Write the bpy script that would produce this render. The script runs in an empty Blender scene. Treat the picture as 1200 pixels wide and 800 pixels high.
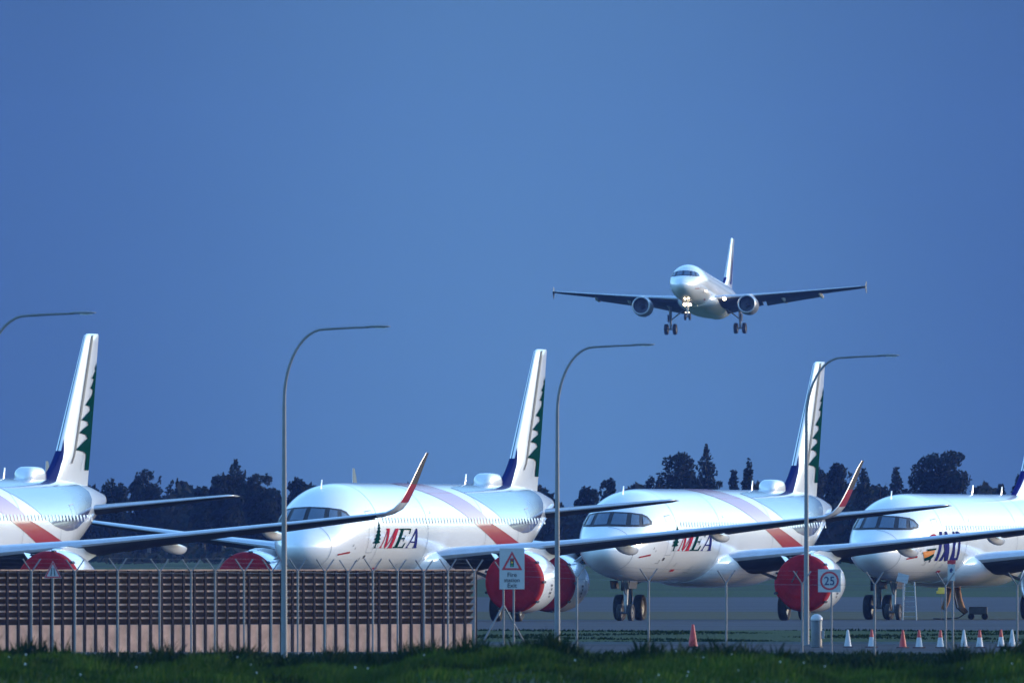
import bpy, bmesh, math, random
import numpy as np
from mathutils import Vector, Matrix
R = math.radians
random.seed(7)
S = bpy.context.scene
COL = S.collection

# ------------------------------------------------------------------ camera
F = 31000.0            # focal length in pixels of the 1200 px wide picture
CH = 2.7               # camera height
HY = 653.0             # picture row of the horizon
cd = bpy.data.cameras.new('camera'); cam = bpy.data.objects.new('camera', cd); COL.objects.link(cam)
cd.sensor_width = 36.0; cd.lens = F / 1200 * 36.0
cd.clip_start = 1.0; cd.clip_end = 12000.0
cam.location = (0, 0, CH); cam.rotation_euler = (R(90) + math.atan((HY - 400) / F), 0, 0)
cd.dof.use_dof = True; cd.dof.focus_distance = 1300.0; cd.dof.aperture_fstop = 12.0
S.camera = cam

# ------------------------------------------------------------------ light
SUN_EL, SUN_AZ = 7.0, 67.0      # azimuth clockwise from +Y (to the right, a little beyond)
w = bpy.data.worlds.new('World'); S.world = w; w.use_nodes = True
nt = w.node_tree; nt.nodes.clear()
def N(t, **k):
    n = nt.nodes.new(t)
    for a, b in k.items(): setattr(n, a, b)
    return n
L = nt.links.new
sky = N('ShaderNodeTexSky', sky_type='NISHITA', sun_disc=False, sun_elevation=R(SUN_EL), sun_rotation=R(SUN_AZ),
        altitude=0.0, air_density=1.0, dust_density=1.2, ozone_density=2.5)
tc = N('ShaderNodeTexCoord'); sep = N('ShaderNodeSeparateXYZ'); L(tc.outputs['Generated'], sep.inputs[0])
def mr(sock, a, b, c=0.0, d=1.0):
    m = N('ShaderNodeMapRange', interpolation_type='SMOOTHSTEP')
    m.inputs[1].default_value = a; m.inputs[2].default_value = b; m.inputs[3].default_value = c; m.inputs[4].default_value = d
    L(sock, m.inputs[0]); return m.outputs[0]
def mul(a, b):
    m = N('ShaderNodeMath', operation='MULTIPLY')
    L(a, m.inputs[0])
    if isinstance(b, float): m.inputs[1].default_value = b
    else: L(b, m.inputs[1])
    return m.outputs[0]
# a distant bank of rain cloud standing in the north, its middle coloured brighter to imitate lens vignetting
bank = mul(mr(sep.outputs['Y'], 0.90, 0.975), mr(sep.outputs['Z'], 0.30, 0.10))
ax = N('ShaderNodeMath', operation='SUBTRACT'); L(sep.outputs['X'], ax.inputs[0]); ax.inputs[1].default_value = 0.0012
ab = N('ShaderNodeMath', operation='ABSOLUTE'); L(ax.outputs[0], ab.inputs[0])
thin = mul(mr(ab.outputs[0], 0.023, 0.0), mr(sep.outputs['Z'], 0.06, 0.002))  # bright centre of the lens vignetting, put into the cloud colour
nz = N('ShaderNodeTexNoise'); nz.inputs['Scale'].default_value = 38.0; nz.inputs['Detail'].default_value = 3.0
L(tc.outputs['Generated'], nz.inputs['Vector'])
cr = N('ShaderNodeMix', data_type='RGBA'); cr.inputs[6].default_value = (0.0114, 0.0268, 0.0610, 1); cr.inputs[7].default_value = (0.0205, 0.0475, 0.0900, 1)
mixf = N('ShaderNodeMath', operation='ADD', use_clamp=True)
L(thin, mixf.inputs[0])
nn = mr(nz.outputs['Fac'], 0.3, 0.7, -0.06, 0.08); L(nn, mixf.inputs[1])
L(mixf.outputs[0], cr.inputs[0])
bg1 = N('ShaderNodeBackground'); bg1.inputs[1].default_value = 0.15
tint = N('ShaderNodeMix', data_type='RGBA', blend_type='MULTIPLY'); tint.inputs[0].default_value = 1.0
tint.inputs[7].default_value = (0.79, 1.0, 1.20, 1)
L(sky.outputs[0], tint.inputs[6])
low = mr(sep.outputs['Z'], 0.055, 0.085, 0.10, 1.0)      # added band dimming the low sky all round, darkening what flanks reflect
vs = N('ShaderNodeVectorMath', operation='SCALE'); L(tint.outputs[2], vs.inputs[0]); L(low, vs.inputs['Scale']); L(vs.outputs[0], bg1.inputs[0])
bg2 = N('ShaderNodeBackground'); BANK = 1.0; L(cr.outputs[2], bg2.inputs[0]); bg2.inputs[1].default_value = BANK
ms = N('ShaderNodeMixShader'); L(bank, ms.inputs[0]); L(bg1.outputs[0], ms.inputs[1]); L(bg2.outputs[0], ms.inputs[2])
wo = N('ShaderNodeOutputWorld'); L(ms.outputs[0], wo.inputs[0])

sl = bpy.data.lights.new('sun', 'SUN'); so = bpy.data.objects.new('sun', sl); COL.objects.link(so)
sl.energy = 0.42; sl.angle = R(9.0); sl.color = (1.0, 0.67, 0.48)
sd = Vector((math.sin(R(SUN_AZ)) * math.cos(R(SUN_EL)), math.cos(R(SUN_AZ)) * math.cos(R(SUN_EL)), math.sin(R(SUN_EL))))
so.rotation_euler = sd.to_track_quat('Z', 'Y').to_euler(); so.location = (300, 900, 120)

S.view_settings.view_transform = 'Standard'; S.view_settings.look = 'None'
S.view_settings.exposure = 2.25; S.view_settings.gamma = 1.0
S.cycles.use_denoising = True; S.cycles.max_bounces = 6; S.cycles.volume_bounces = 0
S.cycles.sample_clamp_indirect = 6.0

# ------------------------------------------------------------------ materials
def mat(name, col, rough=0.6, metal=0.0, coat=0.0, noise=0.0, scale=1.0, emit=None, estr=0.0, spec=0.5, vec=None, col2=None, bump=0.0):
    m = bpy.data.materials.new(name); m.use_nodes = True
    t = m.node_tree; b = t.nodes['Principled BSDF']
    c = (*col, 1)
    b.inputs['Base Color'].default_value = c
    b.inputs['Roughness'].default_value = rough; b.inputs['Metallic'].default_value = metal
    b.inputs['Coat Weight'].default_value = coat; b.inputs['Coat IOR'].default_value = 1.5 if name == 'red_paint' else 1.62; b.inputs['Coat Roughness'].default_value = 0.08
    b.inputs['Specular IOR Level'].default_value = spec
    if noise or col2:
        tcn = t.nodes.new('ShaderNodeTexCoord'); mp = t.nodes.new('ShaderNodeMapping')
        mp.inputs['Scale'].default_value = vec or (1, 1, 1)
        nz = t.nodes.new('ShaderNodeTexNoise'); nz.inputs['Scale'].default_value = scale; nz.inputs['Detail'].default_value = 6
        nz.inputs['Roughness'].default_value = 0.6
        rp = t.nodes.new('ShaderNodeMapRange'); rp.inputs[1].default_value = 0.32; rp.inputs[2].default_value = 0.68
        mx = t.nodes.new('ShaderNodeMix'); mx.data_type = 'RGBA'
        c2 = col2 or tuple(v * (1 - noise) for v in col)
        c1 = col if col2 else tuple(min(1, v * (1 + noise)) for v in col)
        mx.inputs[6].default_value = (*c2, 1); mx.inputs[7].default_value = (*c1, 1)
        t.links.new(tcn.outputs['Object'], mp.inputs[0]); t.links.new(mp.outputs[0], nz.inputs['Vector'])
        t.links.new(nz.outputs['Fac'], rp.inputs[0]); t.links.new(rp.outputs[0], mx.inputs[0])
        t.links.new(mx.outputs[2], b.inputs['Base Color'])
        if bump:
            bp = t.nodes.new('ShaderNodeBump'); bp.inputs['Strength'].default_value = bump; bp.inputs['Distance'].default_value = 0.06
            t.links.new(nz.outputs['Fac'], bp.inputs['Height']); t.links.new(bp.outputs[0], b.inputs['Normal'])
    if emit:
        b.inputs['Emission Color'].default_value = (*emit, 1); b.inputs['Emission Strength'].default_value = estr
    return m
M = dict(
    white=mat('white_paint', (0.78, 0.79, 0.80), 0.30, coat=1.0, noise=0.04, scale=0.8, vec=(0.25, 1, 1)),
    red=mat('red_paint', (0.34, 0.002, 0.008), 0.40, coat=0.9, spec=0.2),
    blue=mat('blue_paint', (0.006, 0.013, 0.095), 0.36, coat=1.0),
    green=mat('green_paint', (0.002, 0.030, 0.022), 0.9, spec=0.0),
    letred=mat('crimson_lettering', (0.34, 0.006, 0.024), 0.8, spec=0.05),
    letblue=mat('navy_lettering', (0.008, 0.011, 0.11), 0.8, spec=0.05),
    orange=mat('orange_decal', (0.65, 0.22, 0.03), 0.4), yellowd=mat('yellow_decal', (0.75, 0.55, 0.06), 0.4),
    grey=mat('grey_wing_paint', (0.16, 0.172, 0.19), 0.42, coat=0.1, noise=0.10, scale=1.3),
    under=mat('painted_shade_grey', (0.045, 0.048, 0.056), 0.65, spec=0.15, noise=0.15, scale=1.5),  # wing and tailplane undersides: shade put into a darker grey; gear doors too
    finblue=mat('deep_blue_fin_paint', (0.006, 0.016, 0.10), 0.8, spec=0.05),
    dkgrey=mat('dark_grey_paint', (0.055, 0.06, 0.07), 0.45, noise=0.2, scale=3),
    alu=mat('bare_leading_edge', (0.60, 0.62, 0.65), 0.32, metal=0.55, noise=0.08, scale=2),
    steel=mat('gear_steel', (0.22, 0.23, 0.25), 0.4, metal=0.3, noise=0.2, scale=8),
    tyre=mat('tyre_rubber', (0.018, 0.018, 0.020), 0.85, noise=0.3, scale=9),
    glass=mat('cockpit_glass', (0.075, 0.11, 0.16), 0.10, spec=0.9),
    black=mat('black_rubber', (0.012, 0.012, 0.015), 0.5),
    cwin=mat('cabin_glass', (0.52, 0.53, 0.55), 0.12),
    line=mat('panel_gap', (0.30, 0.32, 0.35), 0.6),
    cover=mat('red_cover_fabric', (0.27, 0.006, 0.012), 0.8, spec=0.2, bump=0.5, noise=0.25, scale=2.2),
    strap=mat('webbing_strap', (0.05, 0.05, 0.06), 0.8),
    hot=mat('exhaust_metal', (0.30, 0.27, 0.25), 0.4, metal=0.8),
    fan=mat('fan_blades', (0.03, 0.032, 0.04), 0.45, metal=0.4),
    galv=mat('galvanised_steel', (0.12, 0.13, 0.15), 0.5, metal=0.25, noise=0.18, scale=3.0),
    lampgrey=mat('lamp_pole_paint', (0.13, 0.14, 0.155), 0.5, noise=0.15, scale=2.0),
    lens=mat('lamp_lens', (0.6, 0.65, 0.7), 0.2),
    louvre=mat('weathered_louvre', (0.020, 0.014, 0.014), 0.75, noise=0.6, scale=2.4),
    louvlip=mat('lit_louvre_lip', (0.34, 0.21, 0.16), 0.7, noise=0.5, scale=2.6),  # slat edges coloured lighter than the slats, standing in for lit edges
    rib=mat('dark_steel_rib', (0.012, 0.012, 0.018), 0.8, spec=0.1, noise=0.3, scale=2.0),
    basepan=mat('pinkish_concrete', (0.50, 0.32, 0.25), 0.8, noise=0.28, scale=1.7),
    signw=mat('white_sign_sheet', (0.36, 0.36, 0.38), 0.35, noise=0.05, scale=6),
    signr=mat('red_sign_ink', (0.42, 0.015, 0.03), 0.4), signk=mat('black_sign_ink', (0.015, 0.018, 0.03), 0.5),
    signn=mat('navy_sign_ink', (0.015, 0.02, 0.09), 0.5),
    amber=mat('amber_sign_ink', (0.7, 0.40, 0.03), 0.4), sgreen=mat('green_sign_ink', (0.03, 0.30, 0.08), 0.4),
    conew=mat('white_cone_plastic', (0.36, 0.37, 0.40), 0.5, noise=0.08, scale=9), coner=mat('red_cone_plastic', (0.42, 0.015, 0.010), 0.5, noise=0.1, scale=8),
    coneb=mat('cone_base_rubber', (0.06, 0.03, 0.03), 0.8),
    yellow=mat('yellow_plastic', (0.80, 0.50, 0.05), 0.5, noise=0.1, scale=9),
    tan=mat('tan_hose_fabric', (0.42, 0.22, 0.11), 0.8, noise=0.25, scale=5),
    asph=mat('asphalt', (0.038, 0.040, 0.046), 0.85, noise=0.25, scale=0.05, spec=0.05, vec=(0.3, 1, 1)),
    conc=mat('apron_concrete', (0.050, 0.052, 0.058), 0.8, noise=0.2, scale=0.06, spec=0.05, vec=(0.3, 1, 1)),
    dry=mat('dry_verge', (0.080, 0.065, 0.038), 0.9, scale=0.15, col2=(0.045, 0.052, 0.026), spec=0.05, vec=(0.25, 1, 1)),
    kerb=mat('kerb_concrete', (0.12, 0.125, 0.13), 0.8, noise=0.15, scale=0.6),
    grass=mat('mown_grass', (0.030, 0.056, 0.014), 0.9, scale=0.10, col2=(0.016, 0.032, 0.014), spec=0.05, vec=(0.3, 1, 1)),
    field=mat('field_grass', (0.032, 0.060, 0.018), 0.9, scale=0.02, col2=(0.018, 0.034, 0.017), spec=0.05, vec=(0.35, 1, 1)),
    blade=mat('grass_blade', (0.058, 0.104, 0.010), 0.9, spec=0.05, scale=0.55, col2=(0.006, 0.016, 0.004)),
    weed=mat('weed_leaf', (0.012, 0.030, 0.006), 0.9, spec=0.05, scale=1.2, col2=(0.006, 0.014, 0.005)),
    petal=mat('white_petal', (0.75, 0.75, 0.75), 0.7),
    leaf=mat('dark_conifer_leaf', (0.008, 0.015, 0.012), 0.9, scale=0.6, spec=0.1, col2=(0.004, 0.008, 0.007)),
    leaf2=mat('dull_green_leaf', (0.010, 0.018, 0.013), 0.9, scale=0.5, spec=0.1, col2=(0.005, 0.009, 0.008)),
    bark=mat('bark', (0.10, 0.075, 0.055), 0.9, noise=0.3, scale=3),
    lightw=mat('landing_lamp', (1, 1, 1), 0.3, emit=(1.0, 0.80, 0.50), estr=6.0),
    lightd=mat('taxi_lamp', (1, 1, 1), 0.3, emit=(1.0, 0.80, 0.50), estr=1.2),
)

# ------------------------------------------------------------------ helpers
class MB:
    """collects vertices and faces of one mesh"""
    def __init__(s): s.v = []; s.f = []; s.m = []; s.mats = []
    def mi(s, m):
        if m not in s.mats: s.mats.append(m)
        return s.mats.index(m)
    def add(s, vs, fs, m):
        o = len(s.v); k = s.mi(m)
        s.v.extend([tuple(v) for v in vs]); s.f.extend([tuple(i + o for i in f) for f in fs]); s.m.extend([k] * len(fs)); return s
    def box(s, c, d, m, rot=None, bev=0.0):
        b = bmesh.new(); bmesh.ops.create_cube(b, size=1.0)
        for v in b.verts: v.co = Vector((v.co.x * d[0], v.co.y * d[1], v.co.z * d[2]))
        if bev: bmesh.ops.bevel(b, geom=b.edges[:], offset=bev, segments=2, affect='EDGES', profile=0.5)
        mt = Matrix.Translation(c) @ (rot if rot else Matrix())
        b.verts.index_update()
        s.add([mt @ v.co for v in b.verts], [[v.index for v in f.verts] for f in b.faces], m); b.free(); return s
    def tube(s, pts, rad, m, n=10, cap=True):
        pts = [Vector(p) for p in pts]; k = len(pts)
        if not isinstance(rad, (list, tuple)): rad = [rad] * k
        vs = []; ref = None
        for i, p in enumerate(pts):
            t = (pts[min(i + 1, k - 1)] - pts[max(i - 1, 0)]).normalized()
            if ref is None: ref = Vector((0, 0, 1)) if abs(t.z) < 0.9 else Vector((1, 0, 0))
            a = t.cross(ref).normalized(); b = t.cross(a).normalized(); ref = -b if False else a.cross(t)
            for j in range(n):
                q = 2 * math.pi * j / n; vs.append(p + (a * math.cos(q) + b * math.sin(q)) * rad[i])
        fs = [(i * n + j, i * n + (j + 1) % n, (i + 1) * n + (j + 1) % n, (i + 1) * n + j) for i in range(k - 1) for j in range(n)]
        if cap: fs += [tuple(range(n))[::-1], tuple(range((k - 1) * n, k * n))]
        return s.add(vs, fs, m)
    def lathe(s, prof, m, org=(0, 0, 0), axis='x', n=32, mats=None):
        """prof: (along, radius); axis the turning axis"""
        vs = []
        for a, r in prof:
            for j in range(n):
                q = 2 * math.pi * j / n; c, t = r * math.cos(q), r * math.sin(q)
                v = (a, c, t) if axis == 'x' else ((c, a, t) if axis == 'y' else (c, t, a))
                vs.append((v[0] + org[0], v[1] + org[1], v[2] + org[2]))
        for i in range(len(prof) - 1):
            pass
        o = len(s.v); s.v.extend(vs)
        for i in range(len(prof) - 1):
            k = s.mi(mats[i] if mats else m)
            for j in range(n):
                s.f.append((o + i * n + j, o + i * n + (j + 1) % n, o + (i + 1) * n + (j + 1) % n, o + (i + 1) * n + j)); s.m.append(k)
        return s
    def loft(s, rings, m, cap=True, ringmats=None, mfun=None):
        n = len(rings[0]); o = len(s.v)
        for r in rings: s.v.extend([tuple(p) for p in r])
        for i in range(len(rings) - 1):
            for j in range(n):
                mm = m
                if ringmats: mm = ringmats[i]
                if mfun: mm = mfun(i, j) or mm
                s.f.append((o + i * n + j, o + i * n + (j + 1) % n, o + (i + 1) * n + (j + 1) % n, o + (i + 1) * n + j)); s.m.append(s.mi(mm))
        if cap:
            s.f.append(tuple(o + j for j in range(n))[::-1]); s.m.append(s.mi(ringmats[0] if ringmats else m))
            e = o + (len(rings) - 1) * n
            s.f.append(tuple(e + j for j in range(n))); s.m.append(s.mi(ringmats[-1] if ringmats else m))
        return s
    def patch(s, poly, fn, m, su=None, sv=None):
        """a flat outline in (u,v), cut into strips and laid on a surface by fn"""
        b = bmesh.new(); vv = [b.verts.new((p[0], p[1], 0)) for p in poly]; nf = b.faces.new(vv); nf.normal_update()
        bmesh.ops.triangulate(b, faces=b.faces[:])
        for step, ax in ((su, 0), (sv, 1)):
            if not step: continue
            lo = min(p[ax] for p in poly); hi = max(p[ax] for p in poly)
            k = math.ceil(lo / step) * step
            while k < hi:
                co = [0, 0, 0]; co[ax] = k; no = [0, 0, 0]; no[ax] = 1
                bmesh.ops.bisect_plane(b, geom=b.verts[:] + b.edges[:] + b.faces[:], plane_co=co, plane_no=no, dist=1e-5)
                k += step
        b.verts.index_update()
        s.add([fn(v.co.x, v.co.y) for v in b.verts], [[v.index for v in f.verts] for f in b.faces], m); b.free(); return s
    def build(s, name, parent=None, smooth=False, recalc=True, sharp=None):
        me = bpy.data.meshes.new(name); me.from_pydata(s.v, [], s.f)
        for m in s.mats: me.materials.append(M[m])
        me.polygons.foreach_set('material_index', s.m)
        if recalc:
            b = bmesh.new(); b.from_mesh(me); bmesh.ops.recalc_face_normals(b, faces=b.faces[:]); b.to_mesh(me); b.free()
        if smooth: me.shade_smooth()
        if smooth and sharp: me.set_sharp_from_angle(angle=R(sharp))
        me.update()
        o = bpy.data.objects.new(name, me); COL.objects.link(o)
        if parent is not None: o.parent = parent
        return o
def tag(o, label=None, cat=None, group=None, kind=None):
    if label: o['label'] = label
    if cat: o['category'] = cat
    if group: o['group'] = group
    if kind: o['kind'] = kind
    return o
def empty(name, loc=(0, 0, 0), rz=0.0):
    o = bpy.data.objects.new(name, None); COL.objects.link(o); o.location = loc; o.rotation_euler = (0, 0, rz); o.empty_display_size = 0.5; return o
def children(o): return [c for c in COL.objects if c.parent == o]
def copy_tree(o, parent=None):
    c = o.copy(); COL.objects.link(c); c.parent = parent
    for ch in list(o.children): copy_tree(ch, c)
    return c
def ipol(tab, x):
    """smooth (Catmull-Rom) interpolation of a table"""
    xs = [t[0] for t in tab]; ys = [t[1] for t in tab]
    if x <= xs[0]: return ys[0]
    if x >= xs[-1]: return ys[-1]
    i = max(j for j in range(len(xs) - 1) if xs[j] <= x)
    def sl(k):
        if k <= 0: return (ys[1] - ys[0]) / (xs[1] - xs[0])
        if k >= len(xs) - 1: return (ys[-1] - ys[-2]) / (xs[-1] - xs[-2])
        a = (ys[k] - ys[k - 1]) / (xs[k] - xs[k - 1]); b = (ys[k + 1] - ys[k]) / (xs[k + 1] - xs[k])
        return 0.0 if a * b <= 0 else 2 * a * b / (a + b)
    h = xs[i + 1] - xs[i]; t = (x - xs[i]) / h; m0, m1 = sl(i) * h, sl(i + 1) * h
    return (2*t**3-3*t*t+1)*ys[i] + (t**3-2*t*t+t)*m0 + (-2*t**3+3*t*t)*ys[i+1] + (t**3-t*t)*m1

# ------------------------------------------------------------------ terrain
PROF = [(-200, 0.9), (20, 1.0), (60, 0.8), (200, 0.1), (380, 0.0), (455, 0.15), (474, 0.30), (486, 0.66), (492, 0.72), (500, 0.45), (520, -0.2), (700, -0.28), (800, -0.22), (885, -0.16),
        (985, 0.0), (1100, 0.0), (1250, -0.20), (1400, -0.15), (1650, 0.25), (2000, 1.35), (2350, 2.50), (2700, 2.60), (7000, 2.65)]
def gz(x, y):
    z = ipol(PROF, y)
    if 455 < y < 520:
        k = 1 - abs(y - 487) / 33.0
        z += k * (0.13 * math.sin(x * 0.55 + 1.0) + 0.09 * math.sin(x * 1.3 + 2.2) + 0.05 * math.sin(x * 2.9))
    return z
def X(px, D): return (px - 600.0) * D / F
def Z(py, D): return CH + (HY - py) * D / F

def strip(name, y0, y1, m, ys=None, label=None, x0=-1600, x1=1600):
    xs = [x0, -300, -120, -60] + [(-40 + i * 0.5) for i in range(161)] + [60, 120, 300, x1] if y0 >= 380 and y1 <= 700 else [x0, -300, -120, -60, -30, 0, 30, 60, 120, 300, x1]
    n = 26
    ys = sorted(set([y0 + (y1 - y0) * i / n for i in range(n + 1)] + [p[0] for p in PROF if y0 < p[0] < y1]))
    vs = [(x, y, gz(x, y)) for y in ys for x in xs]; k = len(xs)
    fs = [(j * k + i, j * k + i + 1, (j + 1) * k + i + 1, (j + 1) * k + i) for j in range(len(ys) - 1) for i in range(k - 1)]
    b = MB().add(vs, fs, m); o = b.build(name, smooth=True, recalc=False); tag(o, kind='structure'); return o
strip('viewpoint_ground', -200, 380, 'grass')
strip('grass_bank', 380, 700, 'grass')
strip('grass_verge', 700, 800, 'grass')
strip('perimeter_road', 800, 880, 'asph')
strip('grass_verge', 880, 985, 'grass')
strip('apron', 985, 1235, 'conc')
strip('dry_verge', 1235, 1400, 'dry')
strip('taxiway', 1400, 1650, 'conc')
strip('field', 1650, 2700, 'field')
strip('ground', 2700, 7000, 'field')
for D, hh in ((799.8, 0.07), (880.2, 0.07)):
    b = MB(); z = gz(0, D)
    for i in range(-40, 40):
        b.box((i * 8.0 + 4, D, z + hh / 2 - 0.03), (7.97, 0.16, hh + 0.06), 'kerb')
    tag(b.build('road_kerb'), kind='structure')

# ------------------------------------------------------------------ airliners
TOP = [(0, -0.66), (0.2, -0.50), (0.45, -0.32), (0.7, -0.12), (1.0, 0.12), (1.22, 0.32), (1.36, 0.50), (1.5, 0.80), (1.64, 1.10), (1.8, 1.40), (2.0, 1.69), (2.25, 1.92), (2.5, 2.03), (2.75, 2.07)]   # against sqrt(d)
BOT = [(0, -0.66), (0.2, -0.82), (0.45, -1.02), (0.7, -1.20), (1.0, -1.42), (1.3, -1.62), (1.6, -1.80), (2.0, -1.96), (2.4, -2.05), (2.75, -2.07)]
WID = [(0, 0.0), (0.2, 0.20), (0.45, 0.43), (0.7, 0.67), (1.0, 0.95), (1.3, 1.24), (1.6, 1.52), (1.9, 1.74), (2.2, 1.88), (2.5, 1.955), (2.75, 1.975)]
TT = [(0, 2.07), (3, 2.07), (7, 2.02), (10, 1.88), (13.7, 1.50)]                 # against distance behind the tail break
TB = [(0, -2.07), (1.5, -1.98), (4, -1.45), (8, -0.40), (11, 0.36), (13.7, 0.95)]
TW = [(0, 1.975), (2, 1.93), (5, 1.66), (8, 1.25), (11, 0.75), (13.7, 0.26)]
CZ = 3.80           # fuselage axis above the ground
OX = 18.0           # the thing's origin lies this far behind the nose

def make_airliner(name, kind, livery, covers, lights=False, flying=False):
    FEN = (livery != 'cedar')
    # kind: long, mid or old; see the calls below
    LEN = 44.5 if kind == 'long' else 37.57
    wd = 1.2 if kind == 'long' else -2.5 if kind == 'mid' else -4.27; td = 0.0 if kind == 'long' else -6.94
    TBK = LEN - 13.7
    root = empty(name)
    def P(d, p, z): return (d - OX, -p, z + CZ)      # p = metres to port, z above the axis
    def sect(d):
        if d < 7.5:
            t = math.sqrt(max(d, 0)); a, b, w_ = ipol(TOP, t), ipol(BOT, t), ipol(WID, t)
        elif d > TBK: a, b, w_ = ipol(TT, d - TBK), ipol(TB, d - TBK), ipol(TW, d - TBK)
        else: a, b, w_ = 2.07, -2.07, 1.975
        return (a + b) / 2, (a - b) / 2, w_
    def fs(d, phi, off=0.0):
        zc, h, w_ = sect(d); q = R(phi)
        return P(d, (w_ + off) * math.cos(q), zc + (h + off) * math.sin(q))
    # fuselage
    b = MB(); ds = [0.0005] + [(i / 26.0 * 2.75) ** 2 for i in range(1, 27)]
    x = 8.6
    while x < TBK: ds.append(x); x += 1.2
    ds += [TBK + i * 13.7 / 22 for i in range(23)]
    n = 72
    rings = [[fs(d, 360.0 * j / n) for j in range(n)] for d in ds]
    b.loft(rings, 'white')
    def fp(poly, m, off=0.012, su=1.0, sv=5.0): b.patch(poly, lambda u, v: fs(u, v, off), m, su, sv)
    if livery == 'cedar':
        fp([(17.9, 53), (16.8, 62), (15.6, 75), (15.2, 88), (20.0, 88), (20.4, 75), (21.4, 62), (22.4, 53), (26.5, 10), (31.4, -13), (37.5, -45), (41, -70), (36.5, -85), (34.5, -60), (32, -42), (27.2, -13), (23.4, 10)], 'red')
        fp([(23.6, 66), (25.2, 46), (28.6, 14), (30.2, 4), (32.0, -2), (34.0, -4), (36.0, -1), (37.8, 8), (38.8, 22), (39.2, 40), (38.6, 60), (37.6, 86), (34, 87), (29, 80)], 'blue')
    elif livery == 'other':
        pass
    for dj, wj in ((1.55, .03), (6.7, .05), (13.9 + wd, .05), (24.0 + wd, .05), (LEN - 13.5, .05), (LEN - 6.4, .05)):   # skin joints
        if not flying: fp([(dj, -80), (dj + wj, -80), (dj + wj, 88), (dj, 88)], 'line', .010, None, 5.0)
    for dj, ph, sx, sy in ((4.6, -34, .22, 3.0), (7.9, -38, .14, 2.5), (11.2, -46, .40, 6.0), (14.8 + wd, 24, .10, 1.6), (27.2 + wd, -40, .45, 7.0), (LEN - 7.5, -30, .16, 3.0), (3.4, -12, .08, 1.5), (3.7, -17, .06, 1.2)):   # hatches and ports
        fp([(dj - sx, ph - sy), (dj + sx, ph - sy), (dj + sx, ph - sy + .6), (dj - sx, ph - sy + .6)], 'dkgrey', .014, .5, 5.0)
        fp([(dj + sx - .05, ph - sy + .6), (dj + sx, ph - sy + .6), (dj + sx, ph + sy), (dj + sx - .05, ph + sy)], 'dkgrey', .014, None, 5.0)
    fus = b.build('fuselage', root, smooth=True, sharp=35)
    # grey cabin line, doors, windows, antennas (sub-parts)
    k = 0; d = 7.6; end = LEN - 8.5
    wb = MB().patch([(-0.11, 10), (0.11, 10), (0.11, 17), (-0.11, 17)], lambda u, v: fs(12 + u, v, 0.022), 'cwin', None, 3.0)
    w0 = wb.build('cabin_window', fus)
    while d < end:
        if k: o = w0.copy(); COL.objects.link(o); o.parent = fus
        else: o = w0
        o.location = (d - 12, 0, 0); k += 1; d += 0.533
    for d0, d1 in ((5.2, 6.05), (LEN - 11.3, LEN - 10.45)):
        db = MB(); t = 0.035; pl = [(d0, -25), (d1, -25), (d1, 26), (d0, 26)]
        for q0, q1 in ((0, 1), (1, 2), (2, 3), (3, 0)):
            a, c = pl[q0], pl[q1]; du = t if a[0] == c[0] else 0; dv = 0 if a[0] == c[0] else 1.2
            db.patch([a, c, (c[0] + du, c[1] + dv), (a[0] + du, a[1] + dv)], lambda u, v: fs(u, v, 0.016), 'line', 0.5, 4.0)
        db.build('cabin_door', fus)
    for d_, h_, l_ in (((4.4, 0.42, 0.22), (29.4, 0.46, 0.26)) if kind == 'long' else ((4.4, 0.42, 0.22), (20.5, .46, .30), (26.4, 0.40, 0.26)) if kind == 'mid' else ()):
        ab = MB(); zt = sect(d_)[0] + sect(d_)[1] - 0.03
        ab.loft([[P(d_ + dx + sh * h_ * 0.5, px_, zt + sh * h_) for dx, px_ in ((0, 0), (l_ * .3 * sc, .03), (l_ * sc, 0.005), (l_ * .3 * sc, -.03))] for sh, sc in ((0, 1.0), (0.5, .85), (1, .6))], 'white')
        ab.build('antenna', fus)
    if kind == 'long':
        dm = MB(); dc = LEN - 10.9; rr = []
        for u in [-1.25, -1.2, -1.0, -.6, 0, .6, 1.0, 1.2, 1.25]:
            k_ = (1 - abs(u / 1.27) ** 6) ** 0.5; wv, hv = 0.44 * k_ + .01, 0.52 * k_
            rr.append([P(dc + u, wv * (abs(math.cos(q)) ** .5) * (1 if math.cos(q) > 0 else -1), 2.03 + max(-0.05, hv * (abs(math.sin(q)) ** .6) * (1 if math.sin(q) > 0 else -0.1))) for q in [2 * math.pi * j / 28 for j in range(28)]])
        dm.loft(rr, 'white'); dm.build('antenna_dome', fus, smooth=True, sharp=50)
    # cockpit glazing: outlines in (port, height), laid on the nose
    def nose(p, z, off):
        lo, hi = 0.02, 7.4
        for _ in range(34):
            mdl = (lo + hi) / 2; zc, h, w_ = sect(mdl)
            if (p / max(w_, 1e-4)) ** 2 + ((z - zc) / max(h, 1e-4)) ** 2 <= 1: hi = mdl
            else: lo = mdl
        zc, h, w_ = sect(hi); nrm = Vector((-0.55, -p / w_, (z - zc) / h * 0.8)).normalized() * off
        q = P(hi, p, z); return (q[0] + nrm.x, q[1] + nrm.y, q[2] + nrm.z)
    up = [(0, 1.04), (0.72, 1.01), (1.18, 0.94), (1.36, 0.84), (1.54, 0.62)]; dn = [(1.57, 0.47), (1.38, 0.38), (0.9, 0.37), (0, 0.39)]
    port = up + dn; out = port + [(-p, z) for p, z in reversed(port[1:-1])]
    fr = MB().patch(out, lambda u, v: nose(u, v, 0.012), 'black', 0.12, 0.12).build('windscreen_frame', fus)
    panes = [[(.09, .47), (.72, .45), (.65, .93), (.09, .96)], [(.90, .45), (1.20, .45), (1.09, .87), (.82, .92)], [(1.33, .47), (1.50, .52), (1.46, .63), (1.34, .76), (1.22, .82)]]
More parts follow.
